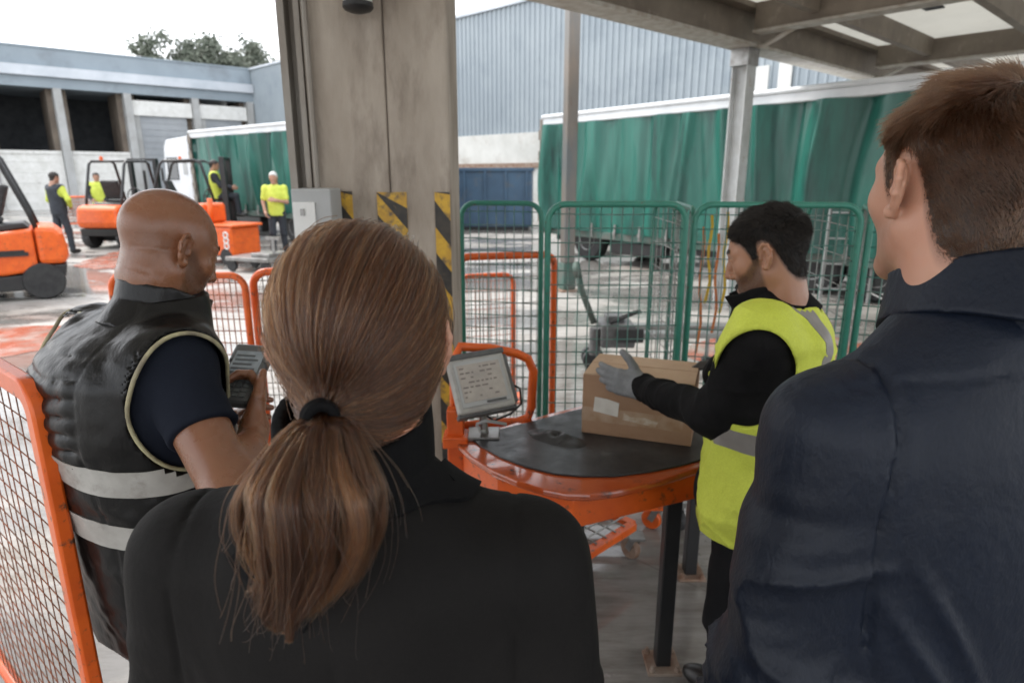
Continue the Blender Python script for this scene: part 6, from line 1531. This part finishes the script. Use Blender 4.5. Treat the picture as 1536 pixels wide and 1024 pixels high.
mus = RNG.random((700, 2)); mq = onface(HK, k_head, np.stack([(mus[:, 0] - .5) * .044, .1 + 0 * mus[:, 0], -.052 - .006 * np.abs(mus[:, 0] * 2 - 1) - mus[:, 1] * .007], 1))
hair('moustache', HK.wa(np.stack([mq + A3(0, .0008 * k, -.0022 * k) + np.c_[np.sign(mq[:, 0]) * .0012 * k, 0 * mq[:, 0], 0 * mq[:, 0]] for k in range(4)], 1).reshape(-1, 3)).reshape(700, 4, 3), .00024, M_blackhair, o)
M_hcap_k = mat('short black hair', (.005, .0045, .0042), .6, col2=(.009, .008, .0075), vs=90, spec=.2)
k_thick = lambda q: np.clip(.004 + .011 * np.clip((q[:, 2] - .02) / .06, 0, 1), 0, .016)
def k_comb(q, n):
    top = np.clip((q[:, 2] - .05) / .05, 0, 1)[:, None]; return np.array([[0, -.5, -.8]]) * (1 - top) + np.array([[.2, .9, .25]]) * top
short_hair(wk, HK, M_hcap_k, M_blackhair, k_thick, 22000, k_comb, lambda q: .009 + .010 * np.clip((q[:, 2] - .02) / .08, 0, 1), .00042, K=5, jit=.4, line_shift=-.003, base=lambda q: head_sdf(q, .056, .98, 1.08, (.0, -.008, -.165), False))
legs = [(KF.w(s * .088, 0, .82), KF.w(s * .085, .015, .45), KF.w(s * .085, -.01, .08)) for s in (-1, 1)]
trousers(wk, M_trou, legs, KF.w(0, 0, .82), .93, wide=1.05)
for l in legs: shoe(wk, M_shoe, l[2], -50)
# ================================================================== people working in the yard
M_far_skin = mat('weathered skin', (.42, .24, .165), .5, col2=(.34, .18, .12), vs=30)
M_far_hi = mat('yellow work shirt', (.58, .66, .10), .7, col2=(.46, .54, .06), vs=9, bump=.3, bs=30)
M_far_dk = mat('dark work clothes', (.018, .022, .028), .8, col2=(.03, .035, .045), vs=9, bump=.3, bs=30)
M_far_hair = mat('dark hair', (.02, .016, .013), .6); M_far_cap = mat('pale cap', (.5, .5, .48), .7)
def yard_person(g, yaw, label, shirt, vest=None, hat=None, arms=((.26, 1.12, .02, .12, .95, .16), (.26, 1.12, .02, .16, 1.0, .18)), seated=0.0, H=1.76, step=.1, sleeve=1.0, hairm=None):
    f = Fr((g[0], g[1], g[2] if len(g) > 2 else 0), yaw); k = H / 1.76; f.sc = k
    o = empty('person', Vector(f.o), label, 'person'); h = .0125 * k
    S = {s: A3(s * .185, 0, 1.42) for s in (-1, 1)}; E = {s: A3(s * arms[i][0], arms[i][2], arms[i][1]) for i, s in enumerate((-1, 1))}; W = {s: A3(s * arms[i][3], arms[i][5], arms[i][4]) for i, s in enumerate((-1, 1))}
    if seated: kn = {s: A3(s * .13, .42, .92) for s in (-1, 1)}; an = {s: A3(s * .13, .46, .50) for s in (-1, 1)}
    else: kn = {s: A3(s * .10, .02 + s * step * .5, .49) for s in (-1, 1)}; an = {s: A3(s * .11, -.02 + s * step, .08) for s in (-1, 1)}
    pr = Prof([(.86, .165, .12, 0), (1.0, .165, .125, 0), (1.12, .17, .12, 0), (1.28, .195, .125, 0), (1.40, .19, .11, -.01), (1.46, .13, .085, -.01), (1.50, .075, .065, 0)], 2.2)
    def torso(p, off=0.0): 
        d = pr(p, off)
        for s in (-1, 1): d = smin(d, sph(p, S[s], .068 + off), .05)
        return d - .004 * vn(p * 14)
    def up(p):
        d = torso(p)
        for s in (-1, 1):
            e = chain(p, (S[s], E[s], S[s] * 0 + E[s] + (W[s] - E[s]) * .85 * sleeve), (.068, .052, .046), .03) - .004 * vn(p * 18) if sleeve > .3 else cap(p, S[s], S[s] + (E[s] - S[s]) * .7, .07, .062); d = smin(d, e, .04)
        return d
    HFr = Fr((0, .02, 1.635), 0, 8, 0, .97)
    def body(p):
        d = head_sdf(HFr.loc(p), .058, ears=True) * .97
        for s in (-1, 1):
            d = np.minimum(d, chain(p, (S[s], E[s], W[s]), (.045, .038, .028), .02)); dr = W[s] - E[s]; dr /= np.linalg.norm(dr)
            hc_ = hand_chains(W[s], dr, (s * .9, -.2, .1), 1 if s < 0 else -1, curl=(28, 30, 20)); d = smin(d, hand_sdf(p, hc_, .001), .02)
        return smin(d, pr(p, -.03), .03)
    def legs(p):
        d = ell(p, (0, 0 if not seated else .03, .93), (.155, .115, .14))
        for s in (-1, 1): d = smin(d, chain(p, (A3(s * .09, 0, .90), kn[s], an[s]), (.088, .070, .058), .03) - .005 * vn(p * 13), .04)
        return np.maximum(d, p[:, 2] - 1.0)
    def hairf(p): q = HFr.loc(p); return np.maximum(skull(q) - .011, (hairline(q[:, 1]) - q[:, 2]) * .9)
    def shoes(p, s): a = an[s]; return np.maximum(smin(ell(p, a + A3(0, .07, -.035), (.05, .12, .05)), sph(p, a + A3(0, -.01, -.01), .055), .04), (a[2] - .08) - p[:, 2])
    def mk(name, fn, m, lo, hi, hh=h, par=o):
        V, Q = sdf_mesh(fn, A3(*lo), A3(*hi), hh / k); return link_mesh(name, f.wa(V), Q, m, par, smooth=True)
    mk('body', body, M_far_skin, (-.45, -.35, .75), (.45, .55, 1.80), .0085)
    mk('shirt', up, shirt, (-.45, -.35, .84), (.45, .55, 1.55))
    if vest is not None:
        def vf(p):
            d = torso(p, .016)
            for s in (-1, 1): d = smax(d, -np.maximum(np.sqrt(((p[:, 2] - 1.34) / 1.4) ** 2 + p[:, 1] ** 2) - .085, .10 - p[:, 0] * s), .01)
            return np.maximum(d, .84 - p[:, 2])
        mk('vest', vf, vest, (-.32, -.25, .80), (.32, .25, 1.55))
    mk('trousers', legs, M_far_dk, (-.35, -.4, .05), (.35, .65, 1.02))
    for s in (-1, 1): mk('shoe', lambda p: shoes(p, s), M_shoe, an[s] - A3(.09, .12, .12), an[s] + A3(.09, .24, .09), .012)
    hb = mk('hair', hairf, hairm or M_far_hair, (-.12, -.15, 1.55), (.12, .16, 1.80), .0085)
    if hat is not None:
        def hf(p): q = HFr.loc(p); return np.minimum(np.maximum(skull(q) - .018, .055 - q[:, 2] - q[:, 1] * .1), np.maximum(ell(q, (0, .12, .055), (.065, .07, .012)), -q[:, 1]))
        mk('cap', hf, hat, (-.13, -.16, 1.60), (.13, .25, 1.84), .0085)
    return o
g = P(100, 380, z=0); yard_person(g, 20, 'man in dark overalls with yellow sleeves standing beside the nearest forklift', M_far_hi, M_far_dk, None, ((.27, 1.16, .0, .16, 1.02, .12), (.30, 1.18, .03, .14, 1.02, .17)))
g = P(421, 384, z=0); yard_person(g, 172, 'man in a yellow shirt with pale hair standing left of the grey electrical box', M_far_hi, None, None, ((.24, 1.14, .06, .06, 1.18, .22), (.25, 1.14, .02, .20, .94, .12)), sleeve=.0, hairm=M_far_cap)
g = P(300, 372, z=0); yard_person((g.x + .35, g.y + .45, .28), 70, 'driver in dark clothes sitting on the forklift behind the bald head', M_far_dk, M_far_hi, None, ((.25, 1.16, .12, .16, 1.12, .36), (.25, 1.16, .12, .16, 1.12, .36)), seated=1.0)
g = P(158, 352, z=0); yard_person(g, 150, 'worker in a yellow top standing behind the forklift left of the bald head', M_far_dk, M_far_hi, None)
